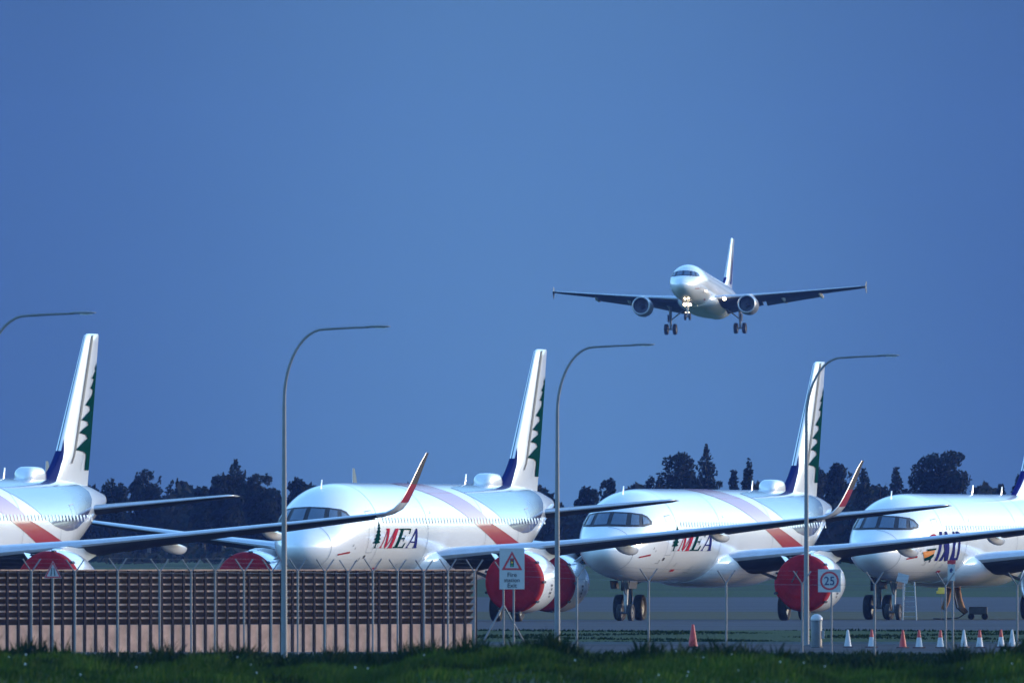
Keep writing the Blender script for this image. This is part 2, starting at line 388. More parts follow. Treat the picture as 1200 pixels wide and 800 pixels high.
    for pn in panes:
        for sgn in (1, -1):
            MB().patch([(sgn * p, z) for p, z in pn], lambda u, v: nose(u, v, 0.03), 'glass', 0.12, 0.12).build('windscreen_pane', fus)
    if livery == 'cedar':
        # emblem tree and title on the port side of the nose
        def lt(u, v): return lambda uu, vv, o=0.02: None
        zb, zt = -19.0, 4.0            # degrees: baseline and cap line
        def glyph(name, polys, m, x0, wd_, shear=0.9):
            g = MB()
            for i, pl in enumerate(polys):
                g.patch([(x0 + u * wd_ + (v - 0.0) * shear, zb + v * (zt - zb)) for u, v in pl], lambda a, c, i=i: fs(a, c, 0.016 + 0.006 * i), m, None, 4.0)
            o = g.build(name, fus); return o
        glyph('lettering', [[(0, 0), (.20, 0), (.20, .05), (.13, .05), (.13, .92), (.07, .92), (.07, .05), (0, .05)], [(0, .92), (.13, .92), (.36, .08), (.44, 0), (.50, .12), (.28, 1), (0, 1)], [(.44, 0), (.50, 0), (.80, .93), (.74, 1)], [(.66, 0), (1.04, 0), (1.04, .05), (.98, .05), (.98, .95), (1.04, .95), (1.04, 1), (.74, 1), (.74, .05), (.66, .05)]], 'letred', 7.0, 2.05)
        glyph('lettering', [[(0, 0), (1, 0), (1.0, .28), (.92, .28), (.84, .07), (0, .07)], [(.14, .07), (.40, .07), (.40, .93), (.14, .93)], [(0, .93), (1.0, .93), (1.0, .74), (1.08, .74), (1.08, 1), (0, 1)], [(.40, .46), (.66, .46), (.66, .36), (.72, .36), (.72, .66), (.66, .66), (.66, .54), (.40, .54)]], 'green', 9.3, 1.8)
        glyph('lettering', [[(0, 0), (.22, 0), (.22, .05), (.15, .05), (.55, .86), (.55, 1), (.48, 1), (.06, .05), (0, .05)], [(.55, 1), (.60, 1), (1.02, .05), (1.08, .05), (1.08, 0), (.66, 0), (.66, .05), (.76, .05), (.50, .86)], [(.24, .28), (.80, .28), (.80, .35), (.24, .35)]], 'letblue', 11.5, 1.8, 0.6)
        ced = []
        def cedar():
            pts = [(0.0, 1.0)]
            tiers = [(.88, .10), (.82, .20), (.80, .10), (.72, .30), (.69, .16), (.60, .42), (.57, .22), (.46, .56), (.43, .30), (.33, .66), (.29, .34), (.20, .74), (.17, .12), (.05, .10), (0.0, .26)]
            l = [(-a, h) for h, a in tiers]; r = [(a, h) for h, a in reversed(tiers)]
            return pts + l + r
        g = MB().patch([(6.3 + u * 0.80 + v * .5, -19 + (v) * 32) for u, v in cedar()], lambda a, c: fs(a, c, 0.018), 'green', None, 4.0)
        g.build('tree_emblem', fus)
        MB().patch([(5.9, -19.6), (13.3, -19.6), (13.3, -18.9), (5.9, -18.9)], lambda a, c: fs(a, c, 0.014), 'line', 1, 4).build('lettering_baseline', fus)
    if livery == 'other':
        # large slanted navy title, red roundel and a small multicoloured square
        def G(px_, py_):                     # picture reading of the title -> (distance, angle) on the port side
            zr = (628.0 - py_) / 25.0; ph = math.degrees(math.asin(max(-1, min(1, zr / 2.07))))
            return (((px_ - 1019) / 25.0) - 0.968 * 1.975 * math.cos(R(ph))) / 0.2504, ph
        def gp(nm, pls, m, o0=0.02):
            g = MB()
            for i, pl in enumerate(pls): g.patch([G(1070 + a / 13.33, 600 + c / 13.33) for a, c in pl], lambda u, v, i=i: fs(u, v, o0 + 0.006 * i), m, None, 4.0)
            g.build(nm, fus)
        gp('lettering', [[(375, 720), (415, 720), (490, 265), (452, 265)], [(470, 330), (540, 330), (535, 360), (465, 360)], [(535, 265), (562, 265), (580, 720), (530, 720), (520, 480)], [(445, 720), (480, 720), (620, 320), (600, 320)]], 'letblue')
        gp('lettering', [[(610, 720), (645, 720), (690, 265), (660, 265)]], 'letblue')
        gp('lettering', [[(655, 720), (680, 480), (715, 265), (745, 265), (705, 500), (690, 690)], [(745, 265), (780, 290), (785, 340), (775, 600), (745, 710), (655, 720), (665, 680), (730, 670), (745, 600), (755, 320), (720, 300)]], 'letblue')
        gp('roundel', [[(370 + 42 * math.cos(q), 332 + 46 * math.sin(q)) for q in [2 * math.pi * i / 16 for i in range(16)]]], 'letred')
        gp('tail_flash', [[(245, 560), (400, 520), (380, 600), (300, 650), (245, 670)]], 'orange'); gp('tail_flash', [[(245, 672), (300, 652), (378, 602), (372, 640), (320, 700), (245, 725)]], 'green')
        gp('tail_flash', [[(290, 520), (410, 518), (402, 545), (300, 555)]], 'green', 0.035)
        fp2 = MB(); fp2.patch([(22, 60), (26, 25), (28.5, 0), (31, -25), (33, -25), (32, 0), (31, 30), (30, 60), (29, 88), (24, 88)], lambda a, c: fs(a, c, .016), 'letred', 1, 5)
    # small marks: static port, red intake tags
    for d_, ph, sx, sy, m_ in ((5.3, -30, .10, 2.2, 'black'), (2.7, -22, .55, 1.6, 'cover'), (8.3, -48, .35, 2.0, 'cover')):
        MB().patch([(d_ - sx, ph - sy), (d_ + sx, ph - sy), (d_ + sx, ph + sy), (d_ - sx, ph + sy)], lambda a, c: fs(a, c, .02), m_, .4, 3).build('sensor_tag' if m_ == 'cover' else 'static_port', fus)
    # belly fairing
    b = MB(); rr = []
    for u in [0, .12, .35, .7, 1.2, 2, 3.2, 5, 7, 8.6, 10, 11.2, 12.2, 12.8, 13]:
        k_ = min(1.0, (u / 3.2)) if u < 6 else min(1.0, (13 - u) / 5.0); k_ = math.sin(k_ * math.pi / 2) ** 0.7
        wv = 1.2 + 1.12 * k_; hb = 0.85 + 0.24 * k_; ht = 0.2 + 0.62 * k_
        rr.append([P(14.2 + wd + u, wv * (abs(math.cos(q)) ** .8) * (1 if math.cos(q) > 0 else -1), -1.25 + (ht if math.sin(q) > 0 else hb) * math.sin(q)) for q in [2 * math.pi * j / 48 for j in range(48)]])
    b.loft(rr, 'white'); b.build('belly_fairing', root, smooth=True, sharp=60)
    # aerofoil sections
    def naca(t, k=15):
        xs = [0.5 * (1 - math.cos(math.pi * i / k)) for i in range(k + 1)]
        yt = [5 * t * (.2969 * math.sqrt(a) - .126 * a - .3516 * a * a + .2843 * a ** 3 - .1015 * a ** 4) + 0.0012 * a for a in xs]
        return [(a, y) for a, y in zip(xs[::-1], yt[::-1])] + [(a, -y) for a, y in zip(xs[1:], yt[1:])]
    def foil(p, dle, ch, z, tw, t, ang=0.0, side=1):
        """ang: tilt of the section's thickness direction (0 = wing, 90 = vertical)"""
        r = []
        for a, y in naca(t):
            th = y * ch; back = a * ch * math.cos(R(tw)); sink = a * ch * math.sin(R(tw))
            v = th - sink
            r.append(P(dle + back, side * (p - v * math.sin(R(ang))), z + v * math.cos(R(ang))))
        return r
    dih = 6.3 if not flying else 6.8
    def wz(p): return -1.02 + (p - 1.9) * math.tan(R(dih)) * (0.9 + 0.1 * p / 17)
    def wle(p): return 15.9 + wd + (p - 1.9) * math.tan(R(27.3)) if p > 1.9 else 15.9 + wd - (1.9 - p) * .5
    def wch(p): return 7.2 - (p - 1.9) / 4.5 * 2.75 if p < 6.4 else 4.45 - (p - 6.4) / 10.5 * 2.85
    def wtw(p): return 5.0 - 3.0 * min(1, p / 15.0)
    for side in (1, -1):
        st = [0.8, 1.9, 3, 4.2, 5.4, 6.4, 8, 10, 12, 14, 15.6, 16.6]
        rings = [foil(p, wle(p), wch(p), wz(p), wtw(p), 0.150 - 0.045 * min(1, p / 9), side=side) for p in st]
        nj = len(rings[0])
        b = MB(); b.loft(rings, 'grey', mfun=lambda i, j: 'alu' if -4 <= j - nj // 2 <= 0 else ('under' if j > nj // 2 else None))  # bare metal kept off the lower half, so the painted shade shows
        wing = b.build('wing', root, smooth=True, sharp=40)
        # drooped aileron and slightly drooped flap edge
        def surf_panel(nm, p0, p1, droop, f=0.26):
            r2 = []
            for p in (p0, (p0 + p1) / 2, p1):
                ch = wch(p); tw = R(wtw(p)); d0 = wle(p) + ch * (1 - f) * math.cos(tw); z0 = wz(p) - ch * (1 - f) * math.sin(tw)
                r2.append([P(d0 + q[0] * ch * f, side * p, z0 - q[0] * ch * f * math.tan(R(droop)) + q[1] * ch) for q in ((-.12, .024), (.3, .022), (1.02, .003), (1.02, -.003), (.3, -.03), (-.12, -.034))])
            MB().loft(r2, 'dkgrey').build(nm, wing, smooth=False)
        surf_panel('aileron', 12.6, 16.2, 11 if not flying else 4, .25)
        if flying: surf_panel('flap', 6.6, 12.4, 26); surf_panel('flap', 2.2, 6.2, 24, .2)
        # flap track fairings
        for pf, sc in ((4.0, 0.9), (8.4, 1.0), (12.2, .85)):
            if abs(pf - 4) < .1 and kind == 'x': continue
            b = MB(); ch = wch(pf); d0 = wle(pf) + ch * .50; zz = wz(pf) - ch * .50 * math.sin(R(wtw(pf))) - 0.02
            rr = []
            for u in [0, .04, .12, .25, .45, .65, .82, .92, .98, 1.0]:
                k_ = max(0.02, (1 - abs(2 * (u * .92 + .02) - 1) ** 2.6)) ** .6
                rr.append([P(d0 + u * 3.6 * sc, side * (pf + .25 * k_ * math.cos(q) * sc), zz - (.02 + .24 * u) * sc + (.34 if math.sin(q) < 0 else .10) * k_ * math.sin(q) * sc) for q in [2 * math.pi * j / 20 for j in range(20)]])
            b.loft(rr, 'white'); b.build('flap_fairing', wing, smooth=True, sharp=60)
        # wing tip
        p0, d0, z0 = 16.6, wle(16.6), wz(16.6)
        if not FEN:
            seq = [(-.02, 0, 0, 1.66, 7), (.35, .20, .06, 1.62, 22), (.62, .42, .22, 1.5, 42), (.82, .68, .50, 1.36, 60), (.95, .95, .82, 1.22, 70), (1.08, 1.3, 1.22, 1.08, 74), (1.20, 1.68, 1.66, .92, 76), (1.30, 2.05, 2.05, .74, 77), (1.42, 2.55, 2.46, .42, 77)]
            b = MB(); b.loft([foil(p0 + a, d0 + bq, c, z0 + zq, 2 if i == 0 else 0, (.10 if i < 3 else .065), ang, side) for i, (a, bq, zq, c, ang) in enumerate(seq)], 'white',
                             ringmats=['grey', 'grey', 'white', 'red', 'red', 'black', 'black', 'black'], mfun=lambda i, j: 'alu' if abs(j - nj // 2) <= (4 if i < 3 else 1) else None)
            b.build('winglet', wing, smooth=True, sharp=40)
        else:
            b = MB()
            for sz in (1, -1):
                b.loft([foil(p0 + .45, d0 + .3, 1.2, z0, 0, .08, 90, side), foil(p0 + .5, d0 + .95, .55, z0 + sz * .62, 0, .08, 90, side)], 'dkgrey')
            b.build('wingtip_fence', wing, smooth=True, sharp=40)
            MB().loft([foil(p0, d0, 1.66, z0, 2, .1, 7, side), foil(p0 + .5, d0 + .3, 1.3, z0 + .05, 2, .1, 7, side)], 'grey').build('wing_tip', wing, smooth=True, sharp=40)
        # engine
        pe = 5.88 if kind != 'old' else 5.75; de = 13.15 + wd; ze = -2.12 if kind != 'old' else -1.98; k_ = 1.0 if kind != 'old' else 0.80
        if kind == 'old': de = 11.1 + 4.27 + wd - 1.9
        prof = [(1.0, .99), (.45, .97), (.16, 1.02), (.03, 1.09), (0, 1.14), (.05, 1.19), (.2, 1.24), (.55, 1.29), (1.1, 1.325), (1.8, 1.335), (2.6, 1.29), (3.4, 1.16), (4.1, 1.02), (4.12, .97), (3.4, 1.0)]
        b = MB(); b.lathe([(a * (1 if kind != 'old' else .8), r * k_) for a, r in prof], 'white', P(de, side * pe, ze), n=56, mats=['rib'] * 2 + ['alu'] * 4 + ['white' if kind != 'old' else 'grey'] * 7 + ['hot'])
        eng = b.build('engine', root, smooth=True, sharp=60)
        MB().lathe([(1.15, .01), (1.0, .99 * k_), (1.05, .99 * k_), (1.2, .3)], 'fan', P(de - .02, side * pe, ze), n=36).lathe([(.55, .005), (.65, .12), (.98, .3)], 'dkgrey', P(de, side * pe, ze), n=24).build('fan', eng, smooth=True, sharp=30)
        MB().lathe([(3.2, .98 * k_), (3.9 , .72 * k_), (4.9, .52 * k_), (4.92, .46 * k_), (4.3, .44 * k_), (5.3, .06), (5.32, .0)], 'hot', P(de, side * pe, ze), n=32).build('exhaust_nozzle', eng, smooth=True, sharp=50)
        # pylon
        b = MB(); rr = []
        for u, zt_, zb_ in ((.9, 1.22, 1.1), (1.6, 1.37, 1.0), (2.6, 1.45, .8), (4.2, 1.46, .4), (5.6, 1.40, .9), (6.8, 1.25, 1.1)):
            zt_ = min(zt_, wz(pe) - .12 - ze) if u > 4 else zt_ * (k_ ** .5)
            rr.append([P(de + u, side * (pe + dx), ze + (zt_ if up_ else zb_ * k_)) for dx, up_ in ((-.2, 0), (-.17, 1), (.17, 1), (.2, 0))])
        b.loft(rr, 'white'); b.build('engine_pylon', wing)
        if kind != 'old':   # nacelle strake and markings
            MB().loft([[P(de + 1.0, side * pe + 1.0 * (-side), ze + .95), P(de + 1.02, side * pe - side * 1.02, ze + .93)] + [P(de + 2.2, side * pe - side * 1.0, ze + .93)], [P(de + 1.3, side * pe - side * 1.28, ze + 1.22), P(de + 1.32, side * pe - side * 1.3, ze + 1.2), P(de + 2.1, side * pe - side * 1.26, ze + 1.18)]], 'white').build('nacelle_strake', eng)
            g = MB()
            for i in range(4):
                q = R(2 - i * 5.0); rr_ = 1.345
                for du in (0,): g.patch([(1.3 + .16 * (i % 2), -8 - i * 7), (1.62, -8 - i * 7), (1.62, -4 - i * 7), (1.3 + .16 * (i % 2), -4 - i * 7)], lambda u, v: P(de + u, side * pe + rr_ * math.cos(R(v)), ze + rr_ * math.sin(R(v))), 'dkgrey', None, 4)
            g.build('engine_marking', eng)
        # tailplane
        b = MB(); zt0 = 0.80
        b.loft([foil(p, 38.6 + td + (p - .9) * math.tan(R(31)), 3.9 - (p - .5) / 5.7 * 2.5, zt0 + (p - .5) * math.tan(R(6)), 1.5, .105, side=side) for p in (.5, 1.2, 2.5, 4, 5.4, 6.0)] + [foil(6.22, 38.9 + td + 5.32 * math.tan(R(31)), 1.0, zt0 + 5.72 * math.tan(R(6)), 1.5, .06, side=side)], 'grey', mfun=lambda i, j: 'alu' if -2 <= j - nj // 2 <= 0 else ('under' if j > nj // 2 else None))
        b.build('tailplane', root, smooth=True, sharp=40)
        # main gear
        dg = (21.7 if kind == 'long' else 17.7 if kind == 'mid' else 17.28); pg = 3.795; zw = -CZ + .585 if not flying else -CZ + .02
        b = MB(); b.tube([P(dg - .3, side * pg, -1.4), P(dg, side * pg, zw + .55), P(dg, side * pg, zw)], [.17, .13, .10], 'steel', 12)
        b.tube([P(dg, side * (pg - .05), zw + 1.0), P(dg - .1, side * (pg - 1.6), -1.6)], .07, 'steel', 8)
        b.tube([P(dg, side * pg - .55, zw), P(dg, side * pg + .55, zw)], .09, 'steel', 10)
        b.tube([P(dg + .12, side * pg, zw + .1), P(dg + .45, side * pg, zw + .4), P(dg + .1, side * pg, zw + .8)], .045, 'steel', 8)
        gear = b.build('main_gear', root, smooth=True, sharp=50)
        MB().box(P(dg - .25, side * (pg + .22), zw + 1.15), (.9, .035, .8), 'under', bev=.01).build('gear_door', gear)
        for e in (-.465, .465): wheel(P(dg, side * pg + e, zw), .585, .40, gear)
        if not flying:
            # nothing hangs loose: chocks are things of their own
            pass
        if lights and side == 1:
            MB().lathe([(0, .005), (.03, .15), (.10, .18), (.12, .18)], 'lightw', P(15.6 + wd, side * 3.0, -1.15), n=20).build('landing_light', wing)
    # fin
    def fl(z):  # leading edge and chord of the fin at height z above the axis
        t = (z - 1.9) / 6.05
        le = 36.75 + td + t * 5.35; te = 42.45 + td + t * 1.75
        if t < .22: le -= (.22 - t) ** 1.6 * 16.0
        return le, te - le
    def fin_ring(z):
        le, ch = fl(z); th = .105 if z > 3.3 else .105 * 5.5 / ch * .98
        return [P(le + a * ch, y * ch * (5.0 / ch if ch > 5.4 else 1), z) for a, y in naca(.115, 26)]
    zs = [1.3, 1.7, 1.95, 2.2, 2.45, 2.7, 2.95, 3.2, 4, 5, 6, 7, 7.6, 7.86]
    rings = [fin_ring(z) for z in zs] + [[P(fl(7.95)[0] + .25 + a * (fl(7.95)[1] - .35), y * 1.0, 7.95) for a, y in naca(.08, 26)]]
    nj = len(rings[0])
    b = MB(); finb = 'white'
    b.loft(rings, finb, mfun=lambda i, j: ('finblue' if livery == 'cedar' else 'letblue') if (i < 7 and abs(j - nj // 2) <= 3) else 'dkgrey' if i < 13 and j == nj // 2 else None)
    fin = b.build('fin', root, smooth=True, sharp=40)
    def fsf(u, z, off=0.015):
        le, ch = fl(z); a = u; t_ = .115
        y = 5 * t_ * (.2969 * math.sqrt(max(a, 0)) - .126 * a - .3516 * a * a + .2843 * a ** 3 - .1015 * a ** 4) * ch * (5.0 / ch if ch > 5.4 else 1)
        return P(le + a * ch, y + off, z)
    MB().patch([(.655, 2.4), (.668, 2.4), (.668, 7.8), (.655, 7.8)], lambda u, v: fsf(u, v, .03), 'line', None, .25).build('rudder_gap', fin)
    MB().patch([(.26, 7.9), (.38, 7.9), (.33, 2.7), (.29, 2.7)], lambda u, v: fsf(u, v, .03), 'dkgrey', None, .25).build('fin_panel_line', fin)
    if livery == 'cedar':
        MB().patch([(.012, 1.7), (.17, 1.7), (.13, 2.15), (.085, 2.6), (.05, 3.1), (.012, 3.7)], lambda u, v: fsf(u, v, .03), 'finblue', .02, .15).build('fin_stripe', fin)
        po = [(.93, 1.0), (.86, .93), (.90, .915), (.78, .86), (.70, .84), (.86, .83), (.74, .76), (.68, .74), (.85, .725), (.84, .68), (.70, .63), (.55, .57), (.76, .555), (.80, .52), (.62, .47), (.48, .42), (.72, .405), (.78, .375), (.58, .33), (.46, .29), (.70, .275), (.80, .24), (.64, .20), (.42, .12), (.68, .105), (.80, .08), (.84, -.08), (.97, -.08), (.97, .93)]
        MB().patch([(u, 2.75 + h * 4.05) for u, h in po], lambda u, v: fsf(min(.97 - (.97 - u) * 1.22, .985), v, .035), 'green', .08, .25).build('tree_emblem', fin)
    elif livery == 'small':
        MB().patch([(.35, 3), (.9, 3), (.9, 7.4), (.45, 7.4)], lambda u, v: fsf(u, v, .02), 'letblue', .1, .5).build('fin_stripe', fin)
    if flying:
        MB().patch([(.40, 2.6), (.62, 2.6), (.72, 5), (.60, 6.4), (.45, 5)], lambda u, v: fsf(u, v, .03), 'letblue', .1, .5).build('fin_stripe', fin)
    # tail cone outlet
    MB().lathe([(0, .30), (.25, .22), (.26, .16), (.0, .15)], 'hot', P(LEN - .1, 0, 1.225), n=20).build('exhaust_outlet', fus, smooth=True)
    # nose gear
    dn_ = 5.07; zw = -CZ + .38 if not flying else -CZ + .1
    b = MB(); b.tube([P(dn_ + .1, 0, -1.7), P(dn_, 0, zw + .5), P(dn_ - .05, 0, zw)], [.12, .10, .07], 'steel', 12)
    b.tube([P(dn_, -.34, zw), P(dn_, .34, zw)], .06, 'steel', 8); b.tube([P(dn_, 0, zw + .8), P(dn_ - 1.1, 0, -1.75)], .05, 'steel', 8)
    ng = b.build('nose_gear', root, smooth=True, sharp=50)
    for e in (-.25, .25): wheel(P(dn_ - .05, e, zw), .38, .2, ng)
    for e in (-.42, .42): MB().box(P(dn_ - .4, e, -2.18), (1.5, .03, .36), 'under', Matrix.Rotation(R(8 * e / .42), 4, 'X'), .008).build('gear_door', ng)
    if lights:
        for e, m_, z_, r_ in ((-.27, 'lightw', 1.1, .16), (.29, 'lightw', 1.1, .15), (-.16, 'lightd', .25, .05), (.18, 'lightd', .25, .045)):
            MB().lathe([(0, .005), (.04, r_ * .9), (.10, r_), (.12, r_)], m_, P(dn_ - .3, e, zw + z_ + .2), n=20).build('landing_light', ng)
    root['eng_d'] = 13.15 + wd
    return root
def wheel(c, r, wdt, parent):
    h = wdt / 2
    t = MB().lathe([(-h * .55, r * .58), (-h * .92, r * .74), (-h, r * .86), (-h * .82, r * .97), (-h * .4, r), (h * .4, r), (h * .82, r * .97), (h, r * .86), (h * .92, r * .74), (h * .55, r * .58)], 'tyre', (0, 0, 0), 'y', 32)
    o = t.build('wheel', parent, smooth=True, sharp=50); o.location = c
    MB().lathe([(-h * .5, .01), (-h * .62, r * .2), (-h * .45, r * .3), (-h * .62, r * .58), (h * .62, r * .58), (h * .45, r * .3), (h * .62, r * .2), (h * .5, .01)], 'dkgrey', (0, 0, 0), 'y', 24).build('rim', o, smooth=True, sharp=40)
    return o

def make_cover():
    root = empty('engine_cover')
    b = MB(); b.lathe([(-.10, .005), (-.10, .4), (-.085, .8), (-.06, 1.05), (-.02, 1.17), (.05, 1.225), (.20, 1.262), (.34, 1.285), (.35, 1.27)], 'cover', n=56)
    b.build('fabric', root, smooth=True)
    for k in range(9):
        q = R(20 + k * 40); c, s_ = math.cos(q), math.sin(q)
        MB().box((.26, 1.30 * c, 1.30 * s_), (.42, .10, .05), 'strap', Matrix.Rotation(q + math.pi / 2, 4, 'X') if False else Matrix.Rotation(q - math.pi / 2, 4, 'X')).build('strap', root)
    MB().box((-.13, .35, .28), (.03, .05, .55), 'strap', Matrix.Rotation(R(28), 4, 'X')).build('pull_handle', root)
    return root

YAW = 13.9
def place(root, npx, Dn, yaw=YAW, extra=0.0):
    th = R(yaw); xn = X(npx, Dn)
    o = Vector((xn, Dn, 0)) + Vector((math.sin(th), math.cos(th), 0)) * OX
    root.location = (o.x, o.y, gz(o.x, o.y) + extra); root.rotation_euler = (0, 0, R(90) - th)
    return root
GA = 'airliners parked nose to tail on the apron'
long0 = make_airliner('airliner', 'long', 'cedar', True)
A2 = place(long0, 345, 1107)
A1 = place(copy_tree(long0), -229, 1029, 14.1); A3 = place(copy_tree(long0), 702, 1166, 13.7)
A4 = place(make_airliner('airliner', 'mid', 'other', True), 1017, 1222, 14.5)
tag(A1, 'white airliner with green tree on its fin, leftmost, its nose outside the left edge', 'airliner', GA)
tag(A2, 'white airliner with three coloured letters, its nose behind the slatted screen and lamp post', 'airliner', GA)
tag(A3, 'white airliner with three coloured letters partly behind a wing, its wheels visible, right of centre', 'airliner', GA)
tag(A4, 'white airliner with large slanted navy lettering and roundel, standing at the right edge', 'airliner', GA)
cov0 = make_cover(); first = True
cl = {'A1': ('red cover on the near engine of the leftmost airliner, above the slatted screen', 'red cover on the far engine of the leftmost airliner, outside the left edge'),
      'A2': ('red engine cover directly behind the triangular traffic light sign', 'red engine cover peeping over the slatted screen just left of the lamp post'),
      'A3': ('red engine cover behind the speed limit 25 sign', 'red engine cover just right of the middle lamp post'),
      'A4': ('red engine cover beyond the right edge of the view', 'red engine cover hidden behind the one at the speed limit sign')}
for nm, A in (('A1', A1), ('A2', A2), ('A3', A3), ('A4', A4)):
    for i, side in enumerate((1, -1)):
        if (nm, side) in (('A1', -1), ('A4', 1)): continue
        c = cov0 if first else copy_tree(cov0); first = False
        de = A['eng_d']; v = Matrix.Rotation(A.rotation_euler.z, 4, 'Z') @ Vector((de - OX, -side * 5.88, CZ - 2.12))
        c.location = Vector(A.location) + v; c.rotation_euler = A.rotation_euler.copy()
        tag(c, cl[nm][i], 'engine cover', 'red covers over the engine intakes')
for o in COL.objects:
    if 'eng_d' in o: del o['eng_d']
for A in ():
    pass
# the landing airliner
fly = make_airliner('landing_airliner', 'old', 'plain', False, lights=True, flying=True)
th = R(9.5); DF = 2836.0
nosev = Vector((X(797, DF), DF, Z(332.5, DF)))
rm = (Matrix.Rotation(R(90) - th, 4, 'Z') @ Matrix.Rotation(R(5.2), 4, 'Y') @ Matrix.Rotation(R(-0.9), 4, 'X'))
fly.rotation_euler = rm.to_euler()
fly.location = nosev - (rm @ Vector((-OX, 0, CZ - .66)))
tag(fly, 'white airliner in the air with wheels down and landing lights on', 'airliner')

# ------------------------------------------------------------------ slatted blast screen
sc0, sc1 = Vector((X(-60, 806), 806, 0)), Vector((X(554, 823), 823, 0))
def make_screen():
    ln = (sc1 - sc0).length; ang = math.atan2(sc1.y - sc0.y, sc1.x - sc0.x)
    r = empty('blast_screen', (sc0.x, sc0.y, -0.45), ang)
    TZ = 2.75; nb = 8; rows0 = 1.10
    b = MB()
    for k in range(nb):
        z = rows0 + .02 + k * (TZ - rows0) / nb; h = (TZ - rows0) / nb
        vs = [(0, .12, z), (ln, .12, z), (ln, -.04, z + h - .055), (0, -.04, z + h - .055), (0, .20, z + h * .9), (ln, .20, z + h * .9)]
        b.add(vs, [(0, 1, 2, 3), (3, 2, 5, 4)], 'louvre')
        b.add([(0, -.055, z + h - .055), (ln, -.055, z + h - .055), (ln, -.055, z + h - .005), (0, -.055, z + h - .005), (0, .0, z + h), (ln, .0, z + h)], [(0, 1, 2, 3), (3, 2, 5, 4)], 'louvlip')
    b.add([(0, .22, rows0), (ln, .22, rows0), (ln, .22, TZ), (0, .22, TZ)], [(0, 1, 2, 3)], 'rib')
    b.build('louvre_panel', r, recalc=False)
    MB().box((ln / 2, .1, .54), (ln, .12, 1.10), 'basepan').build('base_wall', r)
    MB().box((ln / 2, -.02, TZ + .02), (ln + .1, .28, .035), 'louvlip').build('top_rail', r)
    n = 48
    for k in range(n + 1):
        if k == 0:
            rb = MB().box((0, -.10, TZ / 2 + .02), (.095, .05, TZ), 'rib').build('rib', r)
        else:
            rb = r0_.copy(); COL.objects.link(rb)
        if k == 0: r0_ = rb
        rb.parent = r; rb.location = (k * ln / n, -.02, 0)
    return r
tag(make_screen(), 'brown slatted blast screen with dark ribs above a pinkish wall, left half of view', 'screen')

# ------------------------------------------------------------------ fences
def fence(name, posts, label, arm=0.42, wires=True, hgt=None, flip=None):
    """posts: (px, D, fork_z, base_z, braces)"""
    p0 = posts[0]; r = empty(name, (X(p0[0], p0[1]), p0[1], p0[3])); org = r.location.copy()
    for px, D, fz, bz, br in posts:
        o = Vector((X(px, D), D, bz)) - org; h = fz - bz
        b = MB(); b.tube([o, o + Vector((0, 0, h))], .032, 'galv', 10)
        b.tube([o + Vector((0, 0, h - .03)), o + Vector((-arm * .62, -arm * .3, h + arm * .86))], .021, 'galv', 8)
        b.tube([o + Vector((0, 0, h - .03)), o + Vector((arm * .62, arm * .3, h + arm * .86))], .021, 'galv', 8)
        po = b.build('post', r, smooth=True, sharp=50)
        if br:
            for sx in (-1, 1):
                MB().tube([o + Vector((0, 0, h * .62)), o + Vector((sx * .85, .5 * sx, .02))], .03, 'galv', 8).build('brace', po, smooth=True, sharp=50)
    if wires:
        b = MB()
        for a, c in zip(posts[:-1], posts[1:]):
            A_ = Vector((X(a[0], a[1]), a[1], a[3])) - org; C_ = Vector((X(c[0], c[1]), c[1], c[3])) - org
            ha, hc = a[2] - a[3], c[2] - c[3]
            for k in range(3):
                f = (k + 1) / 3.0
                for s in (-1, 1):
                    b.tube([A_ + Vector((s * arm * .62 * f, s * arm * .3 * f, ha + arm * .86 * f)), C_ + Vector((s * arm * .62 * f, s * arm * .3 * f, hc + arm * .86 * f))], .0010, 'galv', 4)
            b.tube([A_ + Vector((0, 0, ha * .98)), C_ + Vector((0, 0, hc * .98))], .005, 'galv', 4)
        b.build('barbed_wire', r, smooth=False)
        # chain link between the posts, drawn as thin crossing wires
        g = MB()
        for a, c in zip(posts[:-1], posts[1:]):
            A_ = Vector((X(a[0], a[1]), a[1], a[3])) - org; C_ = Vector((X(c[0], c[1]), c[1], c[3])) - org
            d = C_ - A_; ln = d.length; u = d.normalized(); H = min(a[2] - a[3], c[2] - c[3]) * .97; st = .30
            k = -H
            while k < ln:
                for s in (0, 1):
                    t0, t1 = max(k, 0), min(k + H, ln)
                    if t1 - t0 < .05: continue
                    z0, z1 = (t0 - k), (t1 - k)
                    if s: z0, z1 = H - z0, H - z1
                    p, q = A_ + u * t0 + Vector((0, 0, z0)), A_ + u * t1 + Vector((0, 0, z1)); n_ = Vector((0, 0, .0008))
                    pass
                    g.add([p - n_, q - n_, q + n_, p + n_], [(0, 1, 2, 3)], 'galv')
                k += st
        g.build('chain_link', r, recalc=False)
    return r
def gb(px, D): return gz(X(px, D), D) - .05
LF = [(-14, 776), (37, 777), (88, 778), (138, 779), (187, 781), (224, 784), (252, 786), (286, 789), (318, 791), (349, 794), (381, 797), (408, 800), (437, 803), (466, 806), (497, 809), (525, 812), (556, 815)]
tag(fence('security_fence', [(px, D, Z(668 + (i % 3) * .8 + D * 0.004 - 3, D), gb(px, D), False) for i, (px, D) in enumerate(LF)], ''), 'galvanised wire fence with forked post tops in front of the slatted screen', 'fence')
RF = [(590, 797, 672, True), (676, 796, 676, False), (760, 792, 680, False), (851, 790, 682, False), (940, 788, 683, False), (1025, 786, 684, False), (1108, 785, 685, False), (1192, 783, 685, False), (1280, 782, 686, False)]
tag(fence('security_fence', [(px, D, Z(fy, D), gb(px, D), br) for px, D, fy, br in RF], '', wires=True), 'open wire fence of widely spaced forked posts right of the slatted screen', 'fence')

